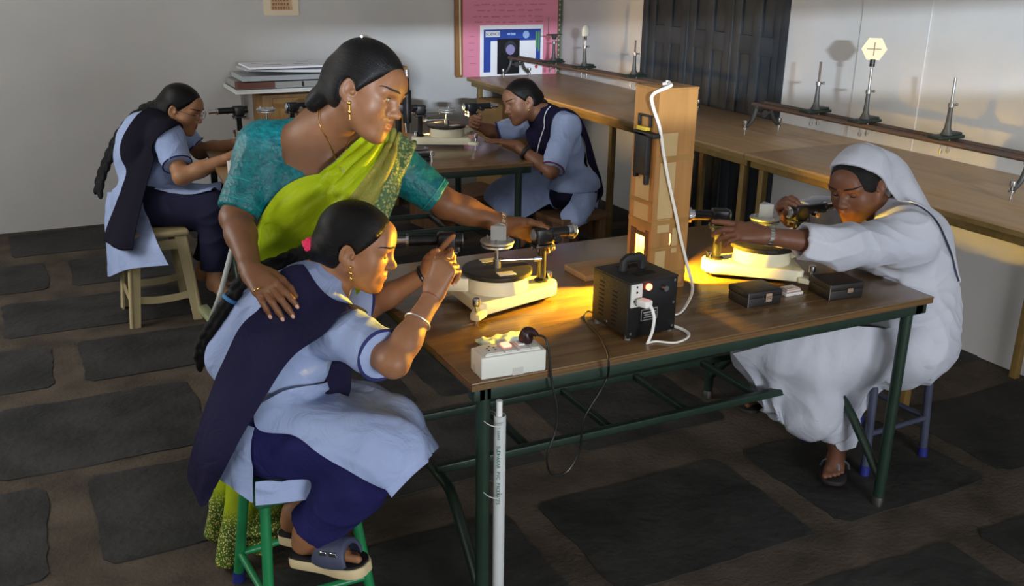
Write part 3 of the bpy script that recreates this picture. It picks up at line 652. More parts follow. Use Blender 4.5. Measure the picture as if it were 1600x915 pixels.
path += [onf(1074, 415), onf(1063, 370), onf(1055, 330), onf(1045, 285), onf(1037, 240), onf(1031, 200), onf(1020, 165), onf(1021, 147), V([TX + .035, TY - .004, TZ + TWH + .014]), V([TX + .06, TY + .04, TZ + TWH + .015]), V([TX + .075, TY + .06, TZ + TWH + .016]), V([TX + .07, TY + .07, TZ + TWH + .016])]
obj('flat_cord', MB().tube(path, .0032, 8, smooth=6, flat=1.5), m_cord, t, world=True)
obj('cord_outlet', MB().lathe([(0, 0), (.012, 0), (.012, .006), (.008, .008), (0, .008)], 16, Matrix.Translation((TX + .07, TY + .07, TZ + TWH + .0065))), m_cord, t, world=True)
# ------------------------------------------------------------------ white switch box, front
def switch_box(c, rz, label, W=.176, D=.078, H=.058, lit=(1, .16, .1), es=5., grp=None):
    t = thing('switch_box', label, 'switch box', c, rz, grp)
    obj('casing', MB().rbox((W / 2, D / 2, H / 2), (W, D, H), .004, 3), m_white, t)
    for q_, d_ in (((W * .56, -.0002, .010), (.03, .0014, .02)), ((-.0002, D * .65, .012), (.0014, .016, .022))): obj('knock_out', MB().rbox(q_, d_, .0006, 1), mat('white_plastic_edge', (180, 179, 172), .5), t)
    pl = obj('cover_plate', MB().rbox((W / 2, D / 2, H + .0015), (W - .026, D - .014, .005), .0015), m_white, t)
    for k, (x, w) in enumerate(((.040, .048), (.084, .034), (.122, .030), (.150, .024))): obj('module', MB().rbox((x, D / 2, H + .0048), (w - .002, D - .02, .003), .001), m_white, pl)
    for dx, dy in ((-.009, -.010), (.009, -.010), (-.009, .004), (.009, .004), (0, .015)): obj('socket_hole', MB().cyl((.040 + dx, D / 2 + dy, H + .006), (.040 + dx, D / 2 + dy, H + .0068), .003, seg=10), mat('socket_shadow', (60, 52, 48), .8), pl)
    obj('lit_switch', MB().rbox((.084, D / 2 + .008, H + .008), (.022, .026, .006), .002), mat('switch_glow', (255, 140, 110), .3, emit=lit, estr=es), pl, label='glowing red switch')
    obj('plain_switch', MB().rbox((.122, D / 2 + .006, H + .008), (.018, .026, .006), .002), m_white, pl)
    return t
b0, b1 = Z(752, 594, TZ), Z(843, 580, TZ); brz = math.atan2(*(b1 - b0)[[1, 0]])
t = switch_box(b0, brz, 'white switch box with a glowing switch at the near table corner'); FB = FRAME[t.name]
def sb(x, y, z): return V(FB @ Vector((x, y, z)))
t = thing('black_power_cord', 'black plug and cord from the switch box, looping below the table edge', 'cord', sb(.145, .045, .066))
obj('plug', MB().tube([sb(.138, .047, .066), sb(.139, .047, .078), sb(.142, .044, .092), sb(.150, .036, .096), sb(.160, .024, .090)], [.017, .019, .017, .011, .006], 14, smooth=3), mat('dark_red_black', (38, 14, 16), .35), t, world=True)
ye = T0[1] - .012
cp = [sb(.158, .026, .091), sb(.178, .004, .078), YY(862, 596, ye), YY(871, 640, ye - .012), YY(868, 672, ye - .016), YY(855, 710, ye - .02), YY(858, 735, ye - .02), YY(872, 742, ye - .02), YY(890, 732, ye - .018), YY(906, 700, ye - .016), YY(912, 655, ye - .014), YY(937, 612, ye - .010), YY(949, 588, ye - .003), Z(951, 568, TZ + .006), Z(948, 548, TZ + .004), Z(936, 524, TZ + .004), Z(920, 506, TZ + .004), Z(914, 494, TZ + .005), Z(921, 486, TZ + .010), tr(-.004, .09, .03)]
obj('cable', MB().tube(cp, .0031, 8, smooth=6), m_black, t, world=True)
# cloth pouch behind the switch box
def pouch():
    q = Z(788, 531, TZ); mb = MB(); n, m = 14, 8
    for top in (0, 1):
        vs = [];
        for i in range(n + 1):
            for j in range(m + 1):
                u, v = i / n - .5, j / m - .5; hgt = .012 * math.cos(u * PI) ** .5 * math.cos(v * PI) ** .5 + .004 * math.sin(u * 21) * math.cos(v * 9)
                vs.append((u * .155, v * .06 + .01 * u, .002 + (max(hgt, .001) + .004 * (u < -.3) if top else 0)))
        mb.add(vs, [(i * (m + 1) + j, (i + 1) * (m + 1) + j, (i + 1) * (m + 1) + j + 1, i * (m + 1) + j + 1) for i in range(n) for j in range(m)])
    o = solo('plastic_pouch', mb, [mat('pouch_pale_blue', (190, 208, 204), .35, var=.1, vscale=30)], 'small pale blue pouch lying behind the white switch box', 'pouch', loc=q, fix=False)
    o.rotation_euler = (0, 0, .05)
    for k in range(5):
        pass
pouch()
# black prism boxes and the glass slides between them
m_lea = mat('black_leatherette', (30, 25, 25), .42, bump=.2, bscale=220)
def prism_box(a, b, D, H, label, plate):
    rz = math.atan2(*(b - a)[[1, 0]]); W = float(np.linalg.norm(b - a))
    t = thing('black_case', label, 'case', a, rz, None)
    obj('lower_half', MB().rbox((W / 2, D / 2, H * .3), (W - .003, D - .003, H * .6), .003), m_lea, t)
    obj('lid', MB().rbox((W / 2, D / 2, H * .79), (W, D, H * .42), .004, 3), m_lea, t)
    lb = obj('paper_label', MB().box((W * .60, -.0008, H * .55), (plate[0], .0012, plate[1])), mat('worn_label', (150, 128, 110), .6, var=.2, vscale=60), t, smooth=False)
    obj('label_lines', MB().box((W * .60, -.0016, H * .60), (plate[0] * .8, .0005, plate[1] * .12)).box((W * .60, -.0016, H * .48), (plate[0] * .7, .0005, plate[1] * .12)), mat('label_ink', (92, 74, 62), .7), lb, smooth=False)
    obj('edge_wear', MB().box((.0005, -.0002, H * .5), (.0022, .0012, H * .96)), mat('worn_edge', (112, 104, 98), .6), t, smooth=False)
    return t
prism_box(Z(1168, 482, TZ), Z(1221, 474, TZ), .105, .048, 'small black case with a torn label left of the glass slides', (.022, .026))
prism_box(Z(1295, 470, TZ), Z(1348, 464, TZ), .115, .050, 'small black case with a narrow label near the right table edge', (.020, .012))
q = Z(1229, 464, TZ)
t = thing('slide_box', 'small clear and white slide box between the two black cases', 'box', q, .0)
obj('base', MB().rbox((.034, .024, .005), (.070, .046, .010), .002), mat('milky_plastic', (206, 200, 196), .3), t)
obj('glass_slides', MB().rbox((.036, .026, .014), (.056, .036, .006), .001).rbox((.034, .026, .0195), (.05, .034, .003), .001), mat('slide_glass', (206, 186, 176), .15, coat=.5), t)
# ================================================================== things along the back wall and on the back table
m_paper = mat('white_paper', (226, 226, 230), .8, var=.015, vscale=5)
m_brown = wood_mat('board_frame_wood', (140, 98, 50), (108, 74, 36), .55, axis=2)
yb = YW - .004
def on(x, y, Y=None): return YY(x, y, YW if Y is None else Y)
# display board standing on the bench end
pL, pR = on(709, 60)[0], on(872, 60)[0]
t = thing('display_board', 'brown framed display board standing on the bench against the back wall', 'board', ((pL + pR) / 2, yb - .02, BZ))
W = pR - pL; Hb = .95
obj('backing', MB().span((-W / 2, 0, 0.01), (W / 2, .018, Hb)), m_brown, t)
obj('frame_side', MB().span((-W / 2, -.016, 0), (-W / 2 + .062, 0, Hb)), m_brown, t, bevel=.002)
obj('frame_side', MB().span((W / 2 - .03, -.016, 0), (W / 2, 0, Hb)), mat('patterned_strip_base', (86, 88, 66), .7), t, bevel=.002, label='green patterned strip')
mb = MB(); 
for k in range(24): mb.ball((W / 2 - .015, -.017, .03 + k * .038), (.008, .003, .009), 8)
obj('strip_dots', mb, mat('strip_dot', (158, 152, 116), .7), t)
obj('cord', MB().tube([(-W / 2 + .030, -.023, Hb - .02), (-W / 2 + .030, -.023, .5), (-W / 2 + .034, -.023, .2), (-W / 2 + .038, -.023, .02)], .006, 8, smooth=4), mat('cream_cord', (206, 190, 160), .8), t)
yf = yb - .02 - .0175
def sheet(name, a, b, thick, y, m, label, cat, **k):
    return solo(name, MB().span((-(b[0] - a[0]) / 2, -thick, 0), ((b[0] - a[0]) / 2, 0, a[2] - b[2])), m, label, cat, loc=((a[0] + b[0]) / 2, y, b[2]), smooth=False, **k)
a, b = on(727, -40, yf), on(867, 117, yf); a[2] = 1.75; b[2] = BZ + .001; a[0] = on(723, 60, yf)[0]; b[0] = pR - .032
t = thing('pink_poster', 'pink paper with handwriting pinned to the display board', 'poster', ((a[0] + b[0]) / 2, yf, b[2])); W = b[0] - a[0]
obj('sheet', MB().span((-W / 2, -.002, 0), (W / 2, 0, a[2] - b[2])), mat('pink_paper', (208, 128, 148), .8, var=.02, vscale=8), t, smooth=False)
mb = MB(); RR = random.Random(5)
for r in range(11):
    z = .40 + r * .042; x = -W / 2 + .07 + RR.uniform(0, .05)
    while x < W / 2 - .12 and RR.random() < .93:
        w = RR.uniform(.02, .07); mb.box((x + w / 2, -.0025, z + RR.uniform(-.003, .003)), (w, .001, RR.uniform(.005, .010))); x += w + RR.uniform(.012, .03)
for r in range(5): mb.box((-W / 2 + .08 + RR.uniform(-.02, .02), -.0025, .10 + r * .05), (RR.uniform(.03, .06), .001, .005))
obj('handwriting', mb, mat('faded_ink', (176, 100, 124), .8), t, smooth=False)
y2 = yf - .004
a, b = on(750, 40, y2), on(847, 115, y2); b[2] = BZ + .002; W, H = b[0] - a[0], a[2] - b[2]
t = thing('science_poster', 'blue bordered poster with a dark picture at the foot of the display board', 'poster', ((a[0] + b[0]) / 2, y2, b[2]))
obj('sheet', MB().span((-W / 2, -.002, 0), (W / 2, 0, H)), m_paper, t, smooth=False)
blue = mat('poster_blue', (34, 66, 150), .6, var=.1, vscale=20)
mb = MB(); mb.span((-W / 2 + .03, -.003, H - .115), (W / 2 - .022, -.002, H - .03)); mb.span((-W / 2 + .03, -.003, .03), (-W / 2 + .088, -.002, H - .115)); mb.span((W / 2 - .062, -.003, .10), (W / 2 - .022, -.002, H - .115))
obj('blue_border', mb, blue, t, smooth=False)
obj('picture', MB().span((-W / 2 + .145, -.0034, .012), (-W / 2 + .335, -.002, H - .10)), mat('picture_black', (18, 20, 24), .4), t, smooth=False)
obj('picture_moon', MB().cyl((-W / 2 + .255, -.0034, H - .165), (-W / 2 + .255, -.0042, H - .165), .05, seg=32), mat('picture_grey', (44, 46, 52), .5), t)
obj('picture_glow', MB().cyl((-W / 2 + .255, -.0042, H - .182), (-W / 2 + .255, -.005, H - .182), .038, seg=28), mat('picture_lilac', (136, 132, 176), .5), t)
obj('caption_band', MB().span((-W / 2 + .045, -.0038, H - .085), (-W / 2 + .165, -.003, H - .042)), mat('caption_white', (206, 208, 214), .7), t, smooth=False)
tl = text('caption_letters', 'SCIENCE', .030, Matrix.Translation((0, 0, 0)), mat('caption_ink', (70, 62, 84), .8), None); 
tl.parent = t; tl.matrix_local = Matrix.Translation((-W / 2 + .105, -.0042, H - .064)) @ Matrix.Rotation(PI / 2, 4, 'X')
obj('caption_marks', MB().rbox((-.03, -.0036, H - .066), (.03, .001, .014), .0004, 1).rbox((.01, -.0036, H - .066), (.036, .001, .018), .0004, 1).cyl((.12, -.003, H - .072), (.12, -.004, H - .072), .028, seg=24), mat('caption_pale_blue', (150, 176, 220), .7), t)
obj('green_column', MB().span((W / 2 - .066, -.0038, H - .17), (W / 2 - .05, -.003, H - .05)).span((W / 2 - .045, -.0038, H - .2), (W / 2 - .03, -.003, H - .05)), mat('poster_green', (86, 142, 88), .7), t, smooth=False)
obj('red_seal', MB().cyl((W / 2 - .055, -.003, .06), (W / 2 - .055, -.0042, .06), .014, seg=20), mat('seal_red', (170, 70, 70), .7), t)
# notice painted on the wall
a, b = on(410, -10), on(467, 24); W, H = b[0] - a[0], a[2] - b[2]
t = thing('wall_notice', 'small cream notice with brown lettering high on the back wall', 'notice', ((a[0] + b[0]) / 2, YW - .001, b[2]))
obj('panel', MB().span((-W / 2, -.004, 0), (W / 2, 0, H)), mat('notice_cream', (208, 194, 168), .8), t, smooth=False)
mb = MB(); RR = random.Random(3)
mb2 = MB().span((-W / 2 + .05, -.0052, .035), (W / 2 - .045, -.004, H))
obj('lettering_ground', mb2, mat('notice_tan', (186, 156, 122), .8, var=.1, vscale=30), t, smooth=False)
for r in range(4):
    x = -W / 2 + .06
    while x < W / 2 - .07: w = RR.uniform(.008, .018); mb.box((x + w / 2, -.0056, .05 + r * .026), (w, .0008, .017)); x += w + .006
obj('lettering', mb, mat('notice_brown', (142, 98, 66), .8), t, smooth=False)
# wall shelf with a pile of chart sheets
s0, s1 = on(352, 128), on(545, 128); zs = on(410, 141, YW - .42)[2]
SW = .98; SX = on(368, 138, YW - .42)[0]
t = thing('wall_shelf', 'white shelf tray on the back wall holding a pile of charts', 'shelf', (SX, YW - .43, zs - .02))
obj('tray', MB().span((0, 0, 0), (SW, .43, .014)), mat('shelf_white', (208, 208, 204), .6), t, bevel=.002)
obj('tray_lip', MB().span((0, 0, .014), (SW, .012, .026)).span((0, .012, .014), (.012, .43, .026)), mat('shelf_white', (208, 208, 204), .6), t, bevel=.002)
for x in (.12, SW - .12): obj('shelf_bracket', MB().prism([(0, 0), (.30, 0), (.30, -.22), (.28, -.22), (.27, -.03), (0, -.02)], -.008, .008, Matrix.Translation((x, .13, 0)) @ Matrix(((0, 0, 1, 0), (1, 0, 0, 0), (0, 1, 0, 0), (0, 0, 0, 1)))), m_steel, t)
RR = random.Random(9); z = zs + .008
sp = [(.02, .03, .92, .37, .040, 'grey_file_pile', 'grey file with a brown end lying lowest in the pile on the wall shelf', (150, 150, 148)),
      (.05, .03, .90, .36, .032, 'chart_sheet', 'thick grey chart board above the lowest file on the wall shelf', (168, 172, 174)),
      (.07, -.02, .90, .36, .014, 'chart_sheet', 'white chart sheet curling at the front of the shelf pile', (220, 222, 226)),
      (.10, .01, .88, .34, .012, 'chart_sheet', 'topmost white chart with grey bars on the wall shelf', (228, 228, 234))]
for i, (x, y, w, d, h, nm, lbv, c) in enumerate(sp):
    mb = MB(); n = 10
    vs = []; 
    for lv in (0, 1):
        for k in range(n + 1):
            for j in (0, 1):
                u = k / n; vs.append((u * w, j * d, lv * h + (.006 * math.sin(u * 5 + i) + .006 * (1 - u) if i == 2 and lv == 0 else 0) + (.010 * (1 - u) ** 2 * (1 - j) if i == 2 else 0) + 0))
    o = 2 * (n + 1); fs = []
    for k in range(n):
        a_ = 2 * k; fs += [(a_, a_ + 1, a_ + 3, a_ + 2), (o + a_, o + a_ + 2, o + a_ + 3, o + a_ + 1), (a_, a_ + 2, o + a_ + 2, o + a_), (a_ + 1, o + a_ + 1, o + a_ + 3, a_ + 3)]
    fs += [(0, o, o + 1, 1), (2 * n, 2 * n + 1, o + 2 * n + 1, o + 2 * n)]
    mb.add(vs, fs)
    tt = thing('chart_sheet' if i else 'file', lbv, 'chart' if i else 'file', (SX + x, YW - .43 + y, z + (0, 0, .010, .014)[i]), RR.uniform(-.015, .015), 'charts piled on the wall shelf' if i else None)
    obj('sheet' if i else 'cover', mb, mat('chart_tone_%s' % 'abcd'[i], c, .75, var=.02, vscale=6), tt, smooth=False)
    if i == 3:
        for bx, by in ((.06, .24), (.12, .13), (.33, .14), (.38, .26), (.6, .14)): obj('printed_bar', MB().span((bx, by, h), (bx + .12, by + .016, h + .0008)), mat('bar_grey', (110, 104, 112), .7), tt, smooth=False)
    if i == 0: obj('brown_end', MB().span((-.001, -.0015, .002), (.24, .10, h + .0005)), mat('file_brown', (104, 66, 54), .7), tt, smooth=False)
    if i == 0: obj('spine_label', MB().span((.42, -.001, .004), (.435, 0, h - .003)), m_black, tt, smooth=False)
    z += h + .009
# wooden cupboard under the shelf
a, b = on(408, 140, YW - .30), on(560, 218, YW - .30)
t = thing('wooden_cupboard', 'ochre wooden cupboard under the wall shelf', 'cupboard', (a[0], YW - .306, 0)); W = .95; H = .70
H = zs - .05
obj('carcass', MB().span((0, 0, 0), (W, .30, H)), wood_mat('cupboard_wood', (150, 112, 66), (120, 86, 46), .6, axis=2), t, bevel=.003)
obj('door_panel', MB().span((.07, -.012, .05), (W / 2 - .005, 0, H - .02)), wood_mat('cupboard_ochre', (156, 114, 44), (130, 92, 34), .55, axis=2), t, bevel=.002)
obj('door_panel', MB().span((W / 2 + .005, -.012, .05), (W - .07, 0, H - .02)), wood_mat('cupboard_ochre', (156, 114, 44), (130, 92, 34), .55, axis=2), t, bevel=.002)
obj('paper_patch', MB().span((.03, -.0135, H - .30), (.1, -.012, H - .22)), m_paper, t, smooth=False)
obj('shelf_lip', MB().span((-.02, -.04, H - .33), (.34, .0, H - .31)), mat('dark_lip', (40, 34, 30), .6), t)
# cartons by the back girl
m_card = mat('brown_carton', (142, 112, 70), .8, var=.06, vscale=6)
a = Z(758, 215, .5)
t = thing('carton', 'brown carton standing on the floor below the wall bench', 'carton', (3.06, YW - .62, 0), .05)
obj('body', MB().rbox((.17, .2, .37), (.34, .4, .74), .004), m_card, t)
for s in (0, 1): obj('flap', MB().rbox((.17, .1 + s * .2, .742), (.33, .19, .005), .001), m_card, t)
t = thing('wooden_crate', 'low wooden crate on the floor below the back table', 'crate', (2.35, 5.75, 0), .2)
obj('body', MB().rbox((.3, .18, .11), (.6, .36, .22), .004), m_crate, t)
for k in range(3): obj('slat', MB().rbox((.3, -.008, .04 + k * .07), (.6, .014, .055), .003), m_crate, t)
# ------------------------------------------------------------------ back table apparatus
bs = Z(359, 276, TZ); t = switch_box(bs, R2, 'white switch box with a lit lamp near the girl with the long braid', .15, .075, .062, (1, .5, .15), 7.)
# travelling microscope
mt = Z(664, 250, TZ)
t = thing('travelling_microscope', 'dark travelling microscope with an upright tube on the back table', 'microscope', mt, R2 - .02)
obj('bed', MB().rbox((-.15, .0, .038), (.36, .12, .016), .003).rbox((-.15, .0, .012), (.33, .09, .024), .004), m_blackmat, t)
obj('slide_rail', MB().rbox((-.15, -.045, .05), (.36, .012, .012), .002).rbox((-.15, .03, .05), (.36, .012, .012), .002), m_steel, t)
for x, y in ((.02, -.06), (.02, .05), (-.31, 0)): obj('levelling_screw', MB().cyl((x, y, 0), (x, y, .058), .006, seg=12).cyl((x, y, .036), (x, y, .054), .014, seg=16), m_chrome, t)
obj('upright', MB().rbox((-.13, .02, .25), (.03, .018, .40), .003), m_black, t)
sc = obj('scope_tube', MB().cyl((-.095, -.02, .20), (-.095, -.02, .36), .022, seg=22).cyl((-.095, -.02, .36), (-.095, -.02, .42), .014, seg=22).rbox((-.112, .0, .27), (.05, .05, .05), .005), m_black, t)
obj('eyepiece', MB().cyl((-.095, -.02, .42), (-.095, -.02, .462), .016, .015, seg=22), m_chrome, sc)
obj('objective', MB().cyl((-.095, -.02, .15), (-.095, -.02, .20), .012, .018, seg=20), m_chrome, sc)
obj('knob', MB().cyl((-.06, .01, .27), (-.035, .01, .27), .014, seg=18).cyl((-.15, .012, .30), (-.17, .012, .30), .014, seg=18), m_black, t)
# pink pen held over the far switch box area

t = thing('metal_footrest', 'pale grey metal tube with a foot bracket beside the bare foot under the back table', 'footrest', Z(330, 500, 0))
obj('tube', MB().tube([P(366, 375, 4.72), P(352, 430, 4.66), P(342, 466, 4.60), Z(330, 497, .02)], .013, 12, smooth=4), mat('pale_grey_paint', (168, 172, 168), .5), t, world=True)
q = [Z(318, 482, .05), Z(330, 496, .02)]; d_ = unit(q[1] - q[0])
obj('bracket', MB().rbox((.0, 0, 0), (float(np.linalg.norm(q[1] - q[0])) + .03, .05, .03), .004, 2, frame((q[0] + q[1]) / 2, d_, np.cross([0, 0, 1], d_))), mat('pale_green_paint', (158, 164, 122), .55), t, world=True)
# ================================================================== smooth blended solids for figures and clothes
class Sdf:
    def __init__(s): s.ops = []
    def _add(s, fn, lo, hi, k, mode): s.ops.append((fn, np.array(lo, float), np.array(hi, float), k, mode)); return s
    def cone(s, a, b, ra, rb, k=.02, mode='u', cut=None):
        a, b = V(a), V(b); ba = b - a; L2 = float(ba @ ba) + 1e-9; r = max(ra, rb)
        def fn(x, y, z):
            px, py, pz = x - a[0], y - a[1], z - a[2]; t = np.clip((px * ba[0] + py * ba[1] + pz * ba[2]) / L2, 0, 1)
            d = np.sqrt((px - t * ba[0]) ** 2 + (py - t * ba[1]) ** 2 + (pz - t * ba[2]) ** 2) - (ra + t * (rb - ra))
            if cut:
                n = ba / math.sqrt(L2)
                if 'b' in cut: d = np.maximum(d, (x - b[0]) * n[0] + (y - b[1]) * n[1] + (z - b[2]) * n[2])
                if 'a' in cut: d = np.maximum(d, -(px * n[0] + py * n[1] + pz * n[2]))
            return d
        return s._add(fn, np.minimum(a, b) - r, np.maximum(a, b) + r, k, mode)
    def chain(s, pts, rs, k=.02, mode='u'):
        for i in range(len(pts) - 1): s.cone(pts[i], pts[i + 1], rs[i], rs[i + 1], k, mode)
        return s
    def ell(s, c, r, R=None, k=.02, mode='u'):
        c = V(c); r = V(r if hasattr(r, '__len__') else (r, r, r)); R = np.eye(3) if R is None else np.array(R)      # columns: local axes
        def fn(x, y, z):
            p = [x - c[0], y - c[1], z - c[2]]
            q = [R[0, i] * p[0] + R[1, i] * p[1] + R[2, i] * p[2] for i in range(3)]
            k0 = np.sqrt((q[0] / r[0]) ** 2 + (q[1] / r[1]) ** 2 + (q[2] / r[2]) ** 2)
            k1 = np.sqrt((q[0] / r[0] ** 2) ** 2 + (q[1] / r[1] ** 2) ** 2 + (q[2] / r[2] ** 2) ** 2) + 1e-9
            return k0 * (k0 - 1) / k1
        e = np.abs(R) @ r
        return s._add(fn, c - e, c + e, k, mode)
    def box(s, c, h, R=None, rnd=.005, k=.01, mode='u'):
        c, h = V(c), V(h); R = np.eye(3) if R is None else np.array(R)
        def fn(x, y, z):
            p = [x - c[0], y - c[1], z - c[2]]
            q = [np.abs(R[0, i] * p[0] + R[1, i] * p[1] + R[2, i] * p[2]) - (h[i] - rnd) for i in range(3)]
            o = np.sqrt(np.maximum(q[0], 0) ** 2 + np.maximum(q[1], 0) ** 2 + np.maximum(q[2], 0) ** 2)
            return o + np.minimum(np.maximum(q[0], np.maximum(q[1], q[2])), 0) - rnd
        e = np.abs(R) @ h
        return s._add(fn, c - e, c + e, k, mode)
    def half(s, p, n, k=.004):          # keep only the side that n points away from
        p, n = V(p), unit(n)
        return s._add(lambda x, y, z: -((x - p[0]) * n[0] + (y - p[1]) * n[1] + (z - p[2]) * n[2]), [-99] * 3, [99] * 3, k, 's')
    def copy(s): c = Sdf(); c.ops = list(s.ops); return c
    def bounds(s):
        o = [q for q in s.ops if q[4] == 'u']
        return np.min([q[1] for q in o], 0) - .012, np.max([q[2] for q in o], 0) + .012
    @staticmethod
    def _mix(a, d, k, mode):
        if mode == 'u': h = np.maximum(k - np.abs(a - d), 0) / k; return np.minimum(a, d) - h * h * k * .25
        d = -d; h = np.maximum(k - np.abs(a - d), 0) / k; return np.maximum(a, d) + h * h * k * .25
    def grid(s, lo, hi, h):
        lo = V(lo); n = np.ceil((V(hi) - lo) / h).astype(int) + 1; A = np.full(n, .08, np.float32)
        ax = [lo[i] + h * np.arange(n[i]) for i in range(3)]
        for fn, l, u, k, mode in s.ops:
            m = k + 3 * h + (.03 if mode == 'u' else 0)
            i0 = np.clip(np.floor((l - m - lo) / h).astype(int), 0, n); i1 = np.clip(np.ceil((u + m - lo) / h).astype(int) + 1, 0, n)
            if (i1 <= i0).any(): continue
            x, y, z = ax[0][i0[0]:i1[0], None, None], ax[1][None, i0[1]:i1[1], None], ax[2][None, None, i0[2]:i1[2]]
            sl = tuple(slice(a, b) for a, b in zip(i0, i1)); A[sl] = s._mix(A[sl], fn(x, y, z).astype(np.float32), max(k, 1e-4), mode)
        return A, lo
    def at(s, p):
        p = np.asarray(p, float); a = np.full(len(p), .3)
        for fn, l, u, k, mode in s.ops: a = s._mix(a, fn(p[:, 0], p[:, 1], p[:, 2]), max(k, 1e-4), mode)
        return a
    def grad(s, p, e=.002):
        g = np.stack([s.at(p + np.eye(3)[i] * e) - s.at(p - np.eye(3)[i] * e) for i in range(3)], 1); return g / (np.linalg.norm(g, axis=1, keepdims=True) + 1e-9)
def surface_nets(A, lo, h):
    S = A < 0; n = A.shape
    off = [(i, j, k) for i in (0, 1) for j in (0, 1) for k in (0, 1)]
    cnt = sum(S[i:n[0] - 1 + i, j:n[1] - 1 + j, k:n[2] - 1 + k].astype(np.int8) for i, j, k in off)
    act = np.argwhere((cnt > 0) & (cnt < 8))
    if len(act) == 0: return np.zeros((0, 3)), np.zeros((0, 4), int)
    val = np.stack([A[act[:, 0] + i, act[:, 1] + j, act[:, 2] + k] for i, j, k in off], 1)
    acc = np.zeros((len(act), 3)); num = np.zeros(len(act))
    for a in range(8):
        for b in range(a + 1, 8):
            da = np.array(off[b]) - np.array(off[a])
            if np.abs(da).sum() != 1: continue
            va, vb = val[:, a], val[:, b]; m = (va < 0) != (vb < 0); t = np.where(m, va / (va - vb + 1e-12), 0)
            acc += np.where(m[:, None], np.array(off[a]) + t[:, None] * da, 0); num += m
    vs = lo + (act + acc / np.maximum(num, 1)[:, None]) * h
    idx = -np.ones((n[0] - 1, n[1] - 1, n[2] - 1), np.int32); idx[tuple(act.T)] = np.arange(len(act)); faces = []
    for ax in range(3):
        o1, o2 = [(1, 2), (2, 0), (0, 1)][ax]
        sl0 = [slice(1, n[i] - 1) for i in range(3)]; sl0[ax] = slice(0, n[ax] - 1); sl1 = list(sl0); sl1[ax] = slice(1, n[ax])
        a, b = S[tuple(sl0)], S[tuple(sl1)]; e = np.argwhere(a != b); flip = a[tuple(e.T)]
        base = e.copy(); 
        for i in range(3):
            if i != ax: base[:, i] += 1
        d1 = np.zeros(3, int); d1[o1] = 1; d2 = np.zeros(3, int); d2[o2] = 1
        g = lambda q: idx[q[:, 0], q[:, 1], q[:, 2]]
        Q = np.stack([g(base - d1 - d2), g(base - d2), g(base), g(base - d1)], 1)
        Q = np.where(flip[:, None], Q, Q[:, ::-1]); faces.append(Q)
    f = np.concatenate(faces); return vs, f[(f >= 0).all(1)]
def mesh_np(name, vs, fs, mats, parent, smooth=True, angle=0, attr=None, mi=None, label=None):
    me = bpy.data.meshes.new(name); me.from_pydata(vs.tolist(), [], fs.tolist()); me.update()
    if mi is not None: me.polygons.foreach_set('material_index', np.asarray(mi, np.int32))
    if attr is not None:
        for an, av in ((('tone', attr),) if not isinstance(attr, tuple) else (('tone', attr[0]), ('along', attr[1]))):
            ca = me.attributes.new(an, 'FLOAT', 'POINT'); ca.data.foreach_set('value', np.asarray(av, np.float32))
    return link(name, me, mats, parent, True, smooth, angle, label)
def relax(vs, fs, it=2, lam=.5):
    e = np.concatenate([fs[:, [0, 1]], fs[:, [1, 2]], fs[:, [2, 3]], fs[:, [3, 0]]])
    for _ in range(it):
        s = np.zeros_like(vs); c = np.zeros(len(vs))
        np.add.at(s, e[:, 0], vs[e[:, 1]]); np.add.at(c, e[:, 0], 1); np.add.at(s, e[:, 1], vs[e[:, 0]]); np.add.at(c, e[:, 1], 1)
        vs = vs + lam * (s / np.maximum(c, 1)[:, None] - vs)
    return vs
def solid(name, S, mats, parent, h=.006, fine=(), disp=None, it=1, attr=None, label=None, clip=None):
    lo, hi = S.bounds(); A, o = S.grid(lo, hi, h); vs, fs = surface_nets(A, o, h); vs = relax(vs, fs, it)
    allv, allf = [], []
    if len(fine):
        c = vs[fs].mean(1); keep = np.ones(len(fs), bool)
        for l, u, hh in fine: keep &= ~((c > V(l) + 1.2 * h) & (c < V(u) - 1.2 * h)).all(1)
        fs = fs[keep]
    allv.append(vs); allf.append(fs); nb = len(vs)
    for l, u, hh in fine:
        A, o = S.grid(V(l) - 3 * hh, V(u) + 3 * hh, hh); v2, f2 = surface_nets(A, o, hh); v2 = relax(v2, f2, 1, .4); c = v2[f2].mean(1); f2 = f2[((c > V(l)) & (c < V(u))).all(1)]
        allv.append(v2); allf.append(f2 + nb); nb += len(v2)
    vs = np.concatenate(allv); fs = np.concatenate(allf)
    used = np.unique(fs); rm = -np.ones(len(vs), int); rm[used] = np.arange(len(used)); vs = vs[used]; fs = rm[fs]
    if disp is not None: vs = vs + normals(vs, fs) * disp(vs)[:, None]
    return mesh_np(name, vs, fs, mats, parent, attr=None if attr is None else attr(vs), label=label)
def normals(vs, fs):
    n = np.cross(vs[fs[:, 2]] - vs[fs[:, 0]], vs[fs[:, 3]] - vs[fs[:, 1]]); N = np.zeros_like(vs)
    for i in range(4): np.add.at(N, fs[:, i], n)
    return N / (np.linalg.norm(N, axis=1, keepdims=True) + 1e-12)
def folds(seed, amp, freq, along=None, n=14):
    """wrinkles: ridged waves; along = direction the folds run"""
    r = np.random.default_rng(seed); K = r.normal(size=(n, 3)); K /= np.linalg.norm(K, axis=1, keepdims=True)
    if along is not None: a = unit(along); K = K - .85 * np.outer(K @ a, a); K /= np.linalg.norm(K, axis=1, keepdims=True) + 1e-9
    K *= freq * r.uniform(.6, 1.6, (n, 1)); ph = r.uniform(0, 6.28, n)
    def fn(p):
        w = p + .03 * np.sin(p[:, [1, 2, 0]] * 17 + seed)
        q = np.cos(w @ K.T + ph).sum(1) / math.sqrt(n); return amp * (1 - 2 * np.abs(np.tanh(q)))
    return fn
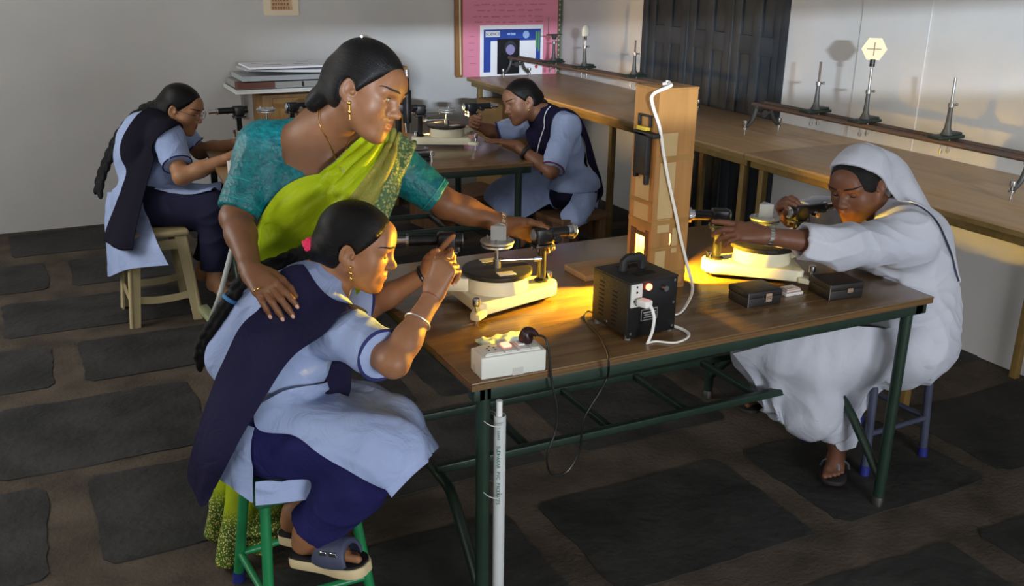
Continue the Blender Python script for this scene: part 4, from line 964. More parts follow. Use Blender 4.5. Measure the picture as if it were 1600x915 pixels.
def cat_grid(C, nu, nv):
    """C: rows x cols x 3 control points -> smooth grid"""
    C = np.array(C, float)
    def up(A, n):
        q = np.concatenate([2 * A[:1] - A[1:2], A, 2 * A[-1:] - A[-2:-1]]); out = []
        for i in range(1, len(q) - 2):
            a, b, c, d = q[i - 1], q[i], q[i + 1], q[i + 2]
            for k in range(n):
                t = k / n; out.append(.5 * (2 * b + (c - a) * t + (2 * a - 5 * b + 4 * c - d) * t * t + (3 * b - a - 3 * c + d) * t ** 3))
        out.append(A[-1]); return np.array(out)
    A = up(C, nu); return up(A.transpose(1, 0, 2), nv).transpose(1, 0, 2)
def cloth(name, C, nu, nv, mats, parent, thick=.004, fold=None, body=None, gap=.006, snap=0., mi=None, pleat=None, label=None, it=0):
    G = cat_grid(C, nu, nv); R, Cc = G.shape[:2]; vs = G.reshape(-1, 3)
    idx = np.arange(R * Cc).reshape(R, Cc); fs = np.stack([idx[:-1, :-1], idx[1:, :-1], idx[1:, 1:], idx[:-1, 1:]], -1).reshape(-1, 4)
    if body is not None:
        for _ in range(4):
            d = body.at(vs); m = (d < gap) | ((d < snap) if snap else False)
            if m.any(): vs[m] += body.grad(vs[m]) * np.clip(gap - d[m], -.05, .03)[:, None]
    if it: vs = relax(vs, fs, it, .5)
    N = normals(vs, fs)
    u, v = np.meshgrid(np.linspace(0, 1, R), np.linspace(0, 1, Cc), indexing='ij'); u, v = u.ravel(), v.ravel()
    if pleat is not None: vs = vs + N * pleat(u, v)[:, None]
    if fold is not None: vs = vs + N * fold(vs)[:, None]
    if body is not None:
        d = body.at(vs); m = d < gap * .6
        if m.any(): vs[m] += body.grad(vs[m]) * (gap * .6 - d[m])[:, None]
    N = normals(vs, fs); a = vs + N * thick / 2; b = vs - N * thick / 2; n = len(vs)
    rim = []
    for line in (idx[0], idx[-1][::-1], idx[:, 0][::-1], idx[:, -1]):
        for i in range(len(line) - 1): rim.append((line[i], line[i + 1], line[i + 1] + n, line[i] + n))
    F_ = np.concatenate([fs, fs[:, ::-1] + n, np.array(rim)]); m_ = None
    if mi is not None:
        uc, vc = np.meshgrid((np.arange(R - 1) + .5) / (R - 1), (np.arange(Cc - 1) + .5) / (Cc - 1), indexing='ij'); k = mi(uc.ravel(), vc.ravel()); m_ = np.concatenate([k, k, np.full(len(rim), k[-1])])
    return mesh_np(name, np.concatenate([a, b]), F_, mats, parent, mi=m_, label=label, angle=60)
# ------------------------------------------------------------------ anatomy
class Head:
    def __init__(s, c, f, u, sc=1.):
        s.c = V(c); s.f = unit(f); s.u = unit(V(u) - s.f * float(V(u) @ s.f)); s.l = np.cross(s.u, s.f); s.s = sc
        s.R = np.stack([s.l, s.f, s.u], 1)
    def __call__(s, x, y, z): return s.c + (s.l * x + s.f * y + s.u * z) * s.s
    def rot(s, ax, a):      # local rotation, columns
        return s.R @ np.array(Matrix.Rotation(a, 3, ax))
    def skull(s, S):
        k = s.s; e = lambda c, r, kk=.02, mode='u', R=None: S.ell(s(*c), V(r) * k, s.R if R is None else R, kk * k, mode)
        e((0, -.012, .030), (.072, .090, .082)); e((0, .030, .012), (.064, .060, .066), .03)
        e((0, .034, -.045), (.052, .050, .066), .03)
        for q in (-1, 1):
            S.cone(s(q * .056, -.002, -.042), s(q * .018, .062, -.094), .020 * k, .018 * k, .03 * k)      # jaw line
            e((q * .036, .052, -.028), (.030, .028, .032), .03)                                              # cheek
            e((q * .030, .074, .022), (.026, .012, .010), .022)                                               # brow
        e((0, .074, -.100), (.019, .016, .015), .018)                                                         # chin
        e((0, .070, .045), (.046, .026, .036), .03)                                                           # forehead
        for q in (-1, 1): e((q * .031, .094, .004), (.017, .012, .0095), .012, 's')                           # eye sockets
        S.cone(s(0, .085, .010), s(0, .103, -.024), .0070 * k, .0100 * k, .016 * k)                          # nose
        e((0, .106, -.029), (.0115, .0105, .0095), .010)
        for q in (-1, 1):
            e((q * .0125, .096, -.032), (.0075, .010, .0075), .007)
            e((q * .0065, .1005, -.0395), (.0032, .004, .003), .003, 's')
        e((0, .080, -.062), (.027, .013, .020), .02)                                                         # mouth mound
        e((0, .0905, -.0565), (.020, .0062, .0050), .007); e((0, .0895, -.0680), (.017, .0066, .0058), .007)   # lips
        e((0, .0985, -.0620), (.021, .006, .0010), .003, 's')
        e((0, .0945, -.047), (.0035, .004, .007), .006, 's')
        for q in (-1, 1):                                                                                    # ears
            E = s.R @ np.array(Matrix.Rotation(q * .35, 3, 'Z')) @ np.array(Matrix.Rotation(-.18, 3, 'X'))
            S.ell(s(q * .074, -.012, -.004), V((.008, .019, .031)) * k, E, .006 * k); S.ell(s(q * .0735, -.004, -.03), V((.006, .010, .011)) * k, E, .006 * k)
            S.ell(s(q * .081, -.009, .002), V((.006, .0105, .019)) * k, E, .005 * k, 's'); S.ell(s(q * .075, .005, -.008), V((.005, .006, .008)) * k, E, .004 * k)
        return s
    def eyes(s, parent, lid=.45, look=(0, 0), skin=None):
        S_ = Sdf(); s.skull(S_)
        k = s.s
        for q in (-1, 1):
            c = s(q * .031, .0730, .004); ex = obj('eye', MB().ball(c, .0125 * k, 20), mat('eye_white', (124, 114, 106), .6, spec=.2), parent, world=True)
            d = unit(s.f + s.l * (q * .08 + look[0]) + s.u * look[1])
            M = frame(c + d * .0102 * k, np.cross(d, s.u) * -1, s.u)
            obj('iris', MB().lathe([(0, .0018 * k), (.0058 * k, .0012 * k), (.0068 * k, 0), (0, -.001)], 18, M), mat('iris_dark', (20, 11, 8), .4, spec=.3), ex, world=True)
            # lids: two shells that leave an opening
            S = Sdf(); S.ell(c, .0140 * k, None, .001); op = lid
            S.half(c + s.u * (.0135 * k * (.75 - 1.35 * op)), -s.u * 1. + s.f * .25 * 0, .001); 
            A, o = S.grid(c - .018 * k, c + .018 * k, .0012); vs, fs = surface_nets(A, o, .0012); mesh_np('eyelid', relax(vs, fs, 1), fs, skin, parent)
            S2 = Sdf(); S2.ell(c, .0138 * k, None, .001); S2.half(c - s.u * .0068 * k, s.u, .001)
            A, o = S2.grid(c - .018 * k, c + .018 * k, .0012); vs, fs = surface_nets(A, o, .0012); mesh_np('eyelid', relax(vs, fs, 1), fs, skin, parent)
            yy = .0135 * (.75 - 1.35 * op); pts = []
            for t in np.linspace(-1, 1, 9): a = t * 1.05; rr = math.sqrt(max(.0142 ** 2 - yy ** 2, 1e-8)); pts.append(c + (s.u * (yy - .0006 - .0012 * abs(t)) + (s.f * math.cos(a) + s.l * math.sin(a)) * rr) * k)
            obj('eyelashes', MB().tube(pts, [.0005 * k, .0012 * k, .0013 * k, .0012 * k, .0006 * k], 6), mat('lash_black', (10, 8, 8), .6), parent, world=True)
            pts = [s(q * (.012 + .036 * t), .0885 - .030 * t ** 2.2, .0300 + .0060 * math.sin(t * 2.4) - .006 * t) for t in np.linspace(0, 1, 9)]
            pts = [p - S_.grad(p[None])[0] * (S_.at(p[None])[0] - .0008 * k) for p in map(V, pts)]; pts = [p - S_.grad(p[None])[0] * (S_.at(p[None])[0] - .0008 * k) for p in pts]
            obj('eyebrow', MB().tube(pts, [.0016 * k, .0030 * k, .0031 * k, .0024 * k, .0008 * k], 8), mat('brow_black', (14, 11, 10), .8), parent, world=True)
def hand(S, w, d, n, t, curl, thumb=(.6, .3), sc=1., spread=.10, rw=.026):
    """w wrist, d direction to the knuckles, n palm normal (fingers bend towards it), t towards the thumb"""
    w, d = V(w), unit(d); n = unit(V(n) - d * float(V(n) @ d)); t0 = np.cross(n, d); t = t0 if float(t0 @ V(t)) > 0 else -t0; m = sc
    S.cone(w - d * .02 * m, w + d * .015 * m, .023 * m, .024 * m, .012)
    for o, L, r in ((.024, .080, .0135), (.008, .084, .0140), (-.009, .080, .0135), (-.024, .073, .0125)): S.cone(w + d * .014 * m + t * o * .55 * m, w + d * L * m + t * o * m, .0155 * m, r * m * .95, .014 * m)
    S.cone(w + d * .02 * m + t * .018 * m + n * .006 * m, w + d * .045 * m + t * .034 * m + n * .010 * m, .016 * m, .014 * m, .014 * m)
    tips = []
    for i, (o, L, ls, r) in enumerate(((.025, .080, (.038, .023, .019), .0092), (.0085, .084, (.043, .027, .020), .0095), (-.0085, .080, (.040, .025, .019), .0090), (-.0245, .073, (.031, .019, .017), .0080))):
        p = w + d * L * m + t * o * m; a = 0.; c = curl[i] if hasattr(curl[i], '__len__') else (curl[i], curl[i] * 1.15, curl[i] * .7); sp = o / .025 * spread
        for j in range(3):
            a += c[j]; q = unit(d * math.cos(a) + n * math.sin(a) + t * sp * math.cos(a)); e = p + q * ls[j] * m
            S.cone(p, e, r * m * (1, .93, .86)[j], r * m * (.93, .86, .72)[j], .0035); p = e
        tips.append((p, q))
    a, b = thumb; p = w + d * .030 * m + t * .030 * m + n * .008 * m
    for j, (L, r) in enumerate(((.040, .0125), (.032, .0105), (.024, .0092))):
        q = unit(d * math.cos(a) + t * math.sin(a) * math.cos(b) + n * math.sin(b)); e = p + q * L * m; S.cone(p, e, r * m, r * m * .86, .006 if j else .012); p = e; a -= .22; b += .12
    tips.append((p, q)); return tips
def nails(tips, n_hint, parent, m, sc=1.):
    for p, q in tips:
        nn = unit(V(n_hint) - q * float(V(n_hint) @ q)); M = frame(p + q * .002 * sc + nn * .0058 * sc, q, np.cross(nn, q))
        obj('fingernail', MB().ball((0, 0, 0), (.0062 * sc, .0045 * sc, .0016 * sc), 12, M), m, parent, world=True)
def foot(S, ankle, toe, up, side, sc=1.):
    """ankle joint, direction to the toes, up, side = towards the big toe"""
    a, d, u = V(ankle), unit(toe), unit(up); s_ = unit(side); m = sc; g = -u * .062 * m
    S.cone(a, a + g * .6 - d * .022 * m, .036 * m, .030 * m, .02); S.cone(a + g * .55 - d * .02 * m, a + g * .72 + d * .06 * m, .029 * m, .026 * m, .02); S.cone(a + u * .0 + d * .01 * m, a + g * .6 + d * .09 * m, .032 * m, .022 * m, .02)
    S.cone(a + g * .75 + d * .06 * m, a + g * .82 + d * .125 * m + s_ * .02 * m, .027 * m, .018 * m, .02); S.cone(a + g * .75 + d * .06 * m, a + g * .84 + d * .115 * m - s_ * .022 * m, .026 * m, .015 * m, .02)
    for o, L, r in ((.030, .168, .0125), (.011, .167, .0088), (-.005, .160, .0085), (-.019, .151, .0080), (-.032, .141, .0075)): S.cone(a + g * .86 + d * .118 * m + s_ * o * .9 * m, a + g * .88 + d * L * m + s_ * o * m, r * m, r * m * .95, .004)
def braid(name, pts, r0, r1, m, parent, step=.5):
    P_ = catmull(pts, 24); L = [0]
    for i in range(1, len(P_)): L.append(L[-1] + np.linalg.norm(P_[i] - P_[i - 1]))
    tot = L[-1]; S = Sdf(); x = 0; k = 0; L = np.array(L); P_ = np.array(P_)
    while x < tot:
        f = x / tot; r = r0 + (r1 - r0) * f; p = np.array([np.interp(x, L, P_[:, i]) for i in range(3)]); t = unit(np.array([np.interp(min(x + .01, tot), L, P_[:, i]) for i in range(3)]) - np.array([np.interp(max(x - .01, 0), L, P_[:, i]) for i in range(3)]))
        s_ = unit(np.cross(t, CF)); q = 1 if k % 2 else -1
        S.ell(p + s_ * q * r * .42, (r * .62, r * .62, r * 1.05), np.stack([s_, np.cross(t, s_), unit(t - s_ * q * .55)], 1), .004); x += r * step * 1.7; k += 1
    LL = np.asarray(P_)
    def strand(vs):
        i = ((vs[:, None, :] - LL[None, ::6]) ** 2).sum(2).argmin(1) * 6; return (((vs - LL[np.minimum(i, len(LL) - 1)]) @ unit(np.cross(LL[-1] - LL[0], CF))) * 60 + np.sin(L[np.minimum(i, len(L) - 1)] / r0 * 1.9) * .8, L[np.minimum(i, len(L) - 1)] * 3)
    return solid(name, S, m, parent, h=max(.0028, r1 * .22), it=1, attr=strand)
def hair_mat(name='black_hair', c=(17, 14, 13)):
    """black hair, strands follow the 'tone' (angle) and 'along' attributes"""
    if name in MATS: return MATS[name]
    m = bpy.data.materials.new(name); m.use_nodes = True; nt = m.node_tree; b = nt.nodes['Principled BSDF']; b.inputs['Specular IOR Level'].default_value = .22
    a1 = nt.nodes.new('ShaderNodeAttribute'); a1.attribute_name = 'tone'; a2 = nt.nodes.new('ShaderNodeAttribute'); a2.attribute_name = 'along'
    cx = nt.nodes.new('ShaderNodeCombineXYZ'); m1 = nt.nodes.new('ShaderNodeMath'); m1.operation = 'MULTIPLY'; m1.inputs[1].default_value = 34.; nt.links.new(a1.outputs['Fac'], m1.inputs[0]); nt.links.new(m1.outputs[0], cx.inputs[0])
    m2 = nt.nodes.new('ShaderNodeMath'); m2.operation = 'MULTIPLY'; m2.inputs[1].default_value = 12.; nt.links.new(a2.outputs['Fac'], m2.inputs[0]); nt.links.new(m2.outputs[0], cx.inputs[1])
    n = nt.nodes.new('ShaderNodeTexNoise'); n.inputs['Scale'].default_value = 1.; n.inputs['Detail'].default_value = 5.; n.inputs['Roughness'].default_value = .75; nt.links.new(cx.outputs[0], n.inputs['Vector'])
    bp = nt.nodes.new('ShaderNodeBump'); bp.inputs['Strength'].default_value = .55; bp.inputs['Distance'].default_value = .004; nt.links.new(n.outputs['Fac'], bp.inputs['Height']); nt.links.new(bp.outputs[0], b.inputs['Normal'])
    r = nt.nodes.new('ShaderNodeValToRGB'); r.color_ramp.elements[0].position = .35; r.color_ramp.elements[1].position = .7; r.color_ramp.elements[0].color = (*lin((5, 4, 4)), 1); r.color_ramp.elements[1].color = (*lin((16, 13, 12)), 1); nt.links.new(n.outputs['Fac'], r.inputs[0]); nt.links.new(r.outputs[0], b.inputs['Base Color'])
    mr = nt.nodes.new('ShaderNodeMapRange'); mr.inputs['To Min'].default_value = .26; mr.inputs['To Max'].default_value = .5; nt.links.new(n.outputs['Fac'], mr.inputs['Value']); nt.links.new(mr.outputs[0], b.inputs['Roughness'])
    MATS[name] = m; return m
def skin_mat(name, c, lip):
    """skin with a lip tone where the 'tone' attribute is 1"""
    if name in MATS: return MATS[name]
    m = mat(name, c, .48, var=.05, vscale=30, bump=.04, bscale=300, spec=.4); nt = m.node_tree; b = nt.nodes['Principled BSDF']
    src = b.inputs['Base Color'].links[0].from_socket; at = nt.nodes.new('ShaderNodeAttribute'); at.attribute_name = 'tone'
    mx = nt.nodes.new('ShaderNodeMix'); mx.data_type = 'RGBA'; nt.links.new(at.outputs['Fac'], mx.inputs['Factor']); nt.links.new(src, mx.inputs['A']); mx.inputs['B'].default_value = (*lin(lip), 1)
    nt.links.new(mx.outputs['Result'], b.inputs['Base Color']); return m
def lip_attr(H):
    def fn(vs):
        q = (vs - H.c) @ H.R / H.s; a = ((q[:, 0] / .023) ** 2 + ((q[:, 1] - .097) / .014) ** 2 + ((q[:, 2] + .0625) / .0125) ** 2)
        return np.clip((1.15 - a) * 4, 0, 1) * .85
    return fn
def cap_hair(H, parent, m, face=(0, .098, -.052), fr=(.074, .080, .098), grow=.011, extra=None, h=.0035, cut=.190):
    k = H.s; S = Sdf()
    S.ell(H(0, -.014, .030), V((.072 + grow, .090 + grow, .082 + grow)) * k, H.R, .01)
    S.ell(H(0, .026, .024), V((.066 + grow * .8, .062 + grow * .6, .064 + grow)) * k, H.R, .02)
    S.ell(H(0, -.045, -.020), V((.058 + grow * .5, .048 + grow, .060)) * k, H.R, .025)
    if extra: extra(S)
    S.ell(H(0, .17, -.10), cut * k, None, .028, 's')
    for q in (-1, 1): S.ell(H(q * .088, -.012, -.012), V((.030, .024, .034)) * k, H.R, .008, 's')
    for q in (-1, 1): S.ell(H(q * .075, .035, -.055), V((.035, .045, .045)) * k, H.R, .01, 's')
    def strand(vs):
        q = (vs - H.c) @ H.R / H.s; return (np.abs(np.arctan2(q[:, 0] * 1.15, q[:, 2] - .01)), q[:, 1] + .4 * q[:, 2])
    return solid('hair', S, m, parent, h=h, it=2, attr=strand)

def push(pts, S, gap):
    pts = np.array([V(p) for p in pts])
    for _ in range(6):
        d = S.at(pts); pts = pts + S.grad(pts) * np.clip(gap - d, 0, .03)[:, None]
    return list(pts)
# ================================================================== the girl at the front table
def weave(name, c, c2, rough=.85, sc=900., var=.05, bump=.08, wr=11., ws=.38):
    if name in MATS: return MATS[name]
    m = mat(name, c, rough, c2=c2, vscale=5., bump=bump, bscale=sc, spec=.12); nt = m.node_tree; b = nt.nodes['Principled BSDF']
    fine = b.inputs['Normal'].links[0].from_node; tc = nt.nodes.new('ShaderNodeTexCoord'); n = nt.nodes.new('ShaderNodeTexNoise'); n.inputs['Scale'].default_value = wr; n.inputs['Detail'].default_value = 3; n.inputs['Distortion'].default_value = 1.2
    nt.links.new(tc.outputs['Object'], n.inputs['Vector']); w_ = nt.nodes.new('ShaderNodeBump'); w_.inputs['Strength'].default_value = ws; w_.inputs['Distance'].default_value = .03
    nt.links.new(n.outputs['Fac'], w_.inputs['Height']); nt.links.new(fine.outputs[0], w_.inputs['Normal']); nt.links.new(w_.outputs[0], b.inputs['Normal']); return m
m_blue = weave('light_blue_cotton', (154, 169, 204), (142, 158, 195))
m_navy = weave('navy_dupatta_cotton', (32, 30, 56), (27, 25, 48))
m_trs = weave('navy_trouser_cotton', (35, 35, 84), (30, 30, 74))
m_hem = weave('navy_trim', (52, 56, 104), (44, 48, 92))
m_hair = hair_mat()
m_gold = mat('gold', (222, 176, 88), .25, 1.); m_silver = mat('silver_bead', (214, 206, 200), .3, .8)
def fine_box(c, r, h): c = V(c); r = V(r if hasattr(r, '__len__') else (r, r, r)); return (c - r, c + r, h)
def girl_front():
    H = Head(P(557, 384, 2.60), .955 * CR + .25 * CD + .06 * CF, .25 * CR - .90 * CD - .31 * CF, 1.0)
    skin = skin_mat('skin_warm_brown', (142, 98, 68), (146, 82, 68))
    base = Z(480, 800, .40); t = thing('person', 'seated girl in light blue tunic and navy sash with a pink flower in her hair', 'person', (GS[0], GS[1], 0))
    neck = P(502, 438, 2.66); chest = P(462, 535, 2.64); waist = P(425, 622, 2.64); pel = P(418, 676, 2.64)
    sR, eR, wR = P(530, 516, 2.54), P(615, 566, 2.36), P(676, 462, 2.46)
    sL, eL, wL = P(538, 470, 2.84), P(578, 478, 2.90), P(668, 426, 2.85)
    hR, hL = P(430, 692, 2.53), P(440, 676, 2.76); kR, kL = P(606, 706, 2.41), P(612, 666, 2.70); aR, aL = P(480, 831, 2.54), P(462, 800, 2.74)
    S = Sdf()
    H.skull(S)
    S.cone(H(0, -.018, -.05), neck, .050, .056, .03); S.cone(neck, chest, .06, .085, .05); S.cone(chest, pel, .085, .10, .05)
    S.cone(sL, neck, .048, .05, .04); S.cone(sR, neck, .05, .05, .04)
    for s_, e, w in ((sR, eR, wR), (sL, eL, wL)):
        S.cone(s_, e, .046, .037, .03); S.cone(e, e + (w - e) * .35, .036, .035, .02); S.cone(e + (w - e) * .3, w, .0355, .0235, .02)
    # near hand: closed around the telescope clamp, knuckles up
    tr_ = hand(S, wR, P(700, 404, 2.46) - wR, CR * .45 + CF * .85, -CR * .8 - CD * .3, [(1.15, 1.2, .6), (1.25, 1.25, .7), (1.3, 1.25, .7), (1.3, 1.25, .7)], thumb=(.15, .5), sc=1.)
    tl_ = hand(S, wL, P(704, 392, 2.81) - wL, -CF * .8 + CD * .2 + CR * .3, -CD * .8 - CR * .5, [(.05, .1, .1), (.55, .9, .5), (.7, .9, .5), (.8, .9, .5)], thumb=(.5, .5), sc=.95)
    # feet in clogs
    fdR = unit(P(560, 864, 2.45) - P(452, 848, 2.54)); fdL = unit(P(560, 842, 2.68) - P(448, 822, 2.74)); upf = unit(V([0, 0, 1]) - fdR * fdR[2])
    S.cone(aR, aR + (kR - aR) * .3, .036, .044, .02); S.cone(aL, aL + (kL - aL) * .3, .036, .044, .02)
    foot(S, aR, fdR, upf, -CF * .9, .92); foot(S, aL, fdL, upf, CF * .9, .92)
    body = solid('body', S, skin, t, h=.006, fine=[fine_box(H.c + H.f * .02, .145, .0024), fine_box((wR + P(703, 402, 2.47)) / 2 + (P(703, 402, 2.47) - wR) * .35, .085, .0022), fine_box(P(700, 400, 2.82), .09, .0026)], attr=lip_attr(H))
    H.eyes(body, lid=.80, look=(0, -.25), skin=skin)
    nails(tr_[:4], CR * .6 - CD * .6 - CF * .5, body, mat('nail', (190, 150, 130), .35), .9)
    def ex(Q):
        Q.cone(H(0, -.085, -.02), H(0, -.105, -.045), .036, .026, .03)
    hair = cap_hair(H, body, m_hair, extra=ex)
    fc = P(483, 382, 2.585); fl = MB()
    for k in range(12):
        a = k * 2.4; r = .004 + .011 * (k / 12) ** .6; q = fc + (CR * math.cos(a) - CD * math.sin(a)) * r - CF * (.006 - .008 * k / 12)
        fl.ball(q, (.008, .008, .004), 10, R=np.stack([CR, CD, CF], 1))
    obj('rose_clip', fl, mat('rose_pink', (214, 34, 84), .6), hair, world=True, label='pink flower hair clip')
    for q in (-1,):
        e = H(q * .078, .006, -.036); mb = MB().ball(e, (.0045,) * 3, 12).cyl(e, e + [0, 0, -.016], .0012, seg=6).ball(e + [0, 0, -.016], (.0055, .0055, .006), 12).cyl(e + [0, 0, -.016], e + [0, 0, -.03], .0012, seg=6).ball(e + [0, 0, -.031], (.004, .004, .006), 10)
        obj('earring', mb, m_gold, body, world=True)
    obj('nose_ring', MB().ball(H(-.0165, .102, -.032), (.0022,) * 3, 8), m_gold, body, world=True)
    dR = unit(wR - eR); dL = unit(wL - eL)
    obj('bead_bracelet', MB().torus(eR + (wR - eR) * .60, dR, .0335, .0025, 36, 8), m_silver, body, world=True)
    obj('thread_bracelet', MB().torus(eR + (wR - eR) * .96, dR, .0262, .0018, 30, 8), mat('red_thread', (122, 60, 40), .6), body, world=True)
    obj('watch_strap', MB().torus(eL + (wL - eL) * .93, dL, .027, .006, 30, 8), m_black, body, world=True)
    # tunic
    K = Sdf(); lat = unit(sR - sL); up = unit(neck - pel); fw = unit(np.cross(lat, up)); Rt = np.stack([lat, fw, up], 1)
    K.ell(P(425, 690, 2.65), (.165, .135, .10), Rt, .05); K.ell(P(432, 615, 2.65), (.145, .118, .14), Rt, .06); K.ell(P(462, 530, 2.66), (.155, .124, .16), Rt, .06); K.cone(P(420, 470, 2.70), P(372, 560, 2.70), .075, .085, .06)
    K.cone(P(470, 470, 2.60), P(485, 470, 2.78), .095, .095, .05)
    K.cone(sR + up * .0, neck, .062, .055, .05); K.cone(sL, neck, .060, .055, .05)
    hemR = sR + (eR - sR) * .80; hemL = sL + (eL - sL) * .72
    K.cone(sR, hemR, .068, .064, .035, cut='b'); K.cone(sL, hemL, .064, .060, .035, cut='b')
    K.ell(H(0, .02, -.115), (.058, .058, .045), None, .01, 's')
    Kp = K.copy()
    bp_ = [H(0, -.10, -.035)] + push(catmull([P(452, 404, 2.66), P(415, 425, 2.67), P(388, 447, 2.66), P(366, 470, 2.66), P(346, 510, 2.67), P(334, 545, 2.69), P(327, 570, 2.71)], 4), Kp, .020)
    braid('braid', bp_, .024, .018, m_hair, hair)
    q_ = int(len(bp_) * .52); obj('hair_tie', MB().torus(bp_[q_], unit(bp_[q_ + 1] - bp_[q_ - 1]), .0185, .006, 20, 8), mat('tie_blue', (70, 120, 170), .6), hair, world=True, label='light blue hair band')
    # skirt of the tunic: front panel over the knees, back panel over the stool
    L = Sdf()
    for h_, k_, a_ in ((hR, kR, aR), (hL, kL, aL)):
        L.cone(h_, k_, .092, .062, .04); L.cone(k_, k_ + (a_ - k_) * .5, .062, .070, .04); L.cone(k_ + (a_ - k_) * .4, a_ + (k_ - a_) * .06, .076, .066, .03, cut='b')
    L.ell(pel, (.16, .13, .10), Rt, .05)
    seat = (GS + V([0, 0, .308]), (.146, .146, .101)); L.box(seat[0], seat[1], None, .01, .01, 's'); K.box(seat[0], seat[1], None, .01, .01, 's')
    tun = solid('tunic', K, m_blue, t, h=.005, it=2, disp=folds(4, .006, 34, up * .3 + lat * .5))
    for hp, s_, r in ((hemR, sR, .0655), (hemL, sL, .0615)):
        d = unit(hp - s_); obj('sleeve_trim', MB().torus(hp - d * .003, d, r - .0008, .0044, 44, 8), m_hem, tun, world=True)
    Lb = L.copy()
    for o in K.ops: Lb.ops.append(o)
    C = [[P(396, 640, 2.47), P(440, 610, 2.50), P(490, 585, 2.62), P(530, 570, 2.79)],
         [P(402, 674, 2.44), P(458, 640, 2.47), P(508, 612, 2.61), P(548, 590, 2.80)],
         [P(470, 690, 2.44), P(520, 652, 2.47), P(560, 618, 2.62), P(590, 600, 2.84)],
         [P(545, 724, 2.39), P(585, 676, 2.41), P(615, 640, 2.57), P(635, 628, 2.84)],
         [P(590, 752, 2.36), P(635, 706, 2.37), P(655, 672, 2.53), P(656, 660, 2.79)],
         [P(614, 778, 2.36), P(648, 742, 2.35), P(676, 714, 2.50), P(684, 702, 2.75)]]
    f1 = folds(8, .008, 30, unit(P(650, 720, 2.4) - P(450, 640, 2.5)))
    cloth('tunic_front_panel', C, 12, 14, m_blue, tun, thick=.003, fold=f1, body=Lb, gap=.014, it=5, pleat=lambda u, v: .006 * np.sin(v * 13 + 3 * u + 1.5 * np.sin(u * 5)) * np.clip(u * 1.5, 0, 1))
    C = [[P(402, 668, 2.455), P(360, 655, 2.52), P(334, 640, 2.64), P(335, 630, 2.80), P(380, 625, 2.90)],
         [P(397, 730, 2.45), P(350, 715, 2.50), P(320, 690, 2.64), P(325, 680, 2.82), P(380, 675, 2.92)],
         [P(397, 788, 2.46), P(358, 760, 2.50), P(332, 735, 2.64), P(336, 725, 2.82), P(390, 720, 2.92)]]
    cloth('tunic_back_panel', C, 12, 10, m_blue, tun, thick=.003, fold=folds(9, .003, 24, V([0, 0, 1])), body=Lb, gap=.006, it=2)
    C = [[P(399, 752, 2.45), P(455, 750, 2.47), P(514, 750, 2.50)], [P(399, 775, 2.46), P(455, 764, 2.475), P(510, 762, 2.50)], [P(399, 790, 2.46), P(452, 784, 2.47), P(504, 776, 2.50)]]
    cloth('tunic_flap', C, 8, 8, m_blue, tun, thick=.003, fold=folds(12, .007, 34))
    solid('trousers', L, m_trs, t, h=.006, it=2, disp=folds(21, .006, 30, unit(kR - aR) * .3 + CR * .4))
    # navy sash over the near shoulder and down the back
    C = [[P(476, 412, 2.56), P(500, 440, 2.52), P(540, 470, 2.50), P(575, 500, 2.56)],
         [P(440, 424, 2.56), P(465, 470, 2.48), P(500, 500, 2.45), P(520, 505, 2.44)],
         [P(394, 472, 2.50), P(420, 522, 2.45), P(438, 555, 2.42), P(456, 560, 2.42)],
         [P(356, 540, 2.47), P(372, 590, 2.44), P(392, 620, 2.42), P(414, 625, 2.42)],
         [P(322, 630, 2.48), P(334, 660, 2.43), P(356, 680, 2.40), P(380, 682, 2.40)],
         [P(299, 705, 2.52), P(315, 715, 2.47), P(335, 722, 2.43), P(358, 725, 2.42)],
         [P(294, 742, 2.57), P(306, 760, 2.54), P(318, 772, 2.52), P(340, 755, 2.50)],
         [P(300, 758, 2.57), P(308, 776, 2.55), P(317, 794, 2.53), P(330, 776, 2.51)]]
    cloth('navy_sash', C, 8, 10, m_navy, t, thick=.004, body=Kp, gap=.010, snap=.05, it=8, fold=folds(31, .003, 22, unit(P(300, 740, 2.5) - P(480, 430, 2.5))), label='navy sash')
    C = [[P(548, 470, 2.60), P(566, 488, 2.62)], [P(556, 505, 2.62), P(585, 530, 2.64)], [P(522, 560, 2.62), P(552, 575, 2.64)], [P(508, 600, 2.60), P(548, 608, 2.62)], [P(505, 622, 2.60), P(540, 630, 2.62)]]
    cloth('sash_end', C, 8, 8, m_navy, t, thick=.004, label='navy sash end hanging in front')
    # clogs
    for nm, a_, fd in (('clog', aR, fdR), ('clog', aL, fdL)):
        o = a_ - upf * .056; sd = np.cross(upf, fd); M = Matrix(((fd[0], sd[0], upf[0], o[0]), (fd[1], sd[1], upf[1], o[1]), (fd[2], sd[2], upf[2], o[2]), (0, 0, 0, 1)))
        out = [(-.062, 0), (-.055, .028), (-.02, .034), (.05, .036), (.11, .046), (.15, .042), (.172, .02), (.174, 0), (.172, -.02), (.15, -.042), (.11, -.046), (.05, -.036), (-.02, -.034), (-.055, -.028)]
        out = [tuple(p) for p in catmull([(x, y, 0) for x, y in out + out[:1]], 4)]; out = [(p[0], p[1]) for p in out[:-1]]
        ck = obj('clog', MB().prism(out, -.040, -.012, M), mat('sole_cream', (196, 178, 138), .6), t, world=True, bevel=.004, label='cream soled dark clog')
        obj('insole', MB().prism([(x * .97, y * .93) for x, y in out], -.012, -.006, M), mat('insole_black', (22, 20, 22), .9), ck, world=True)
        up_ = Sdf(); R3 = np.stack([fd, sd, upf], 1)
        up_.ell(o + fd * .085 + upf * .004, (.088, .052, .054), R3, .01); up_.ell(o + fd * .08 - upf * .002, (.080, .045, .046), R3, .004, 's'); up_.half(o - upf * .014, -upf); up_.half(o + fd * .035 + upf * .02, -fd + upf * .5); up_.half(o + fd * .135, fd + upf * .15)
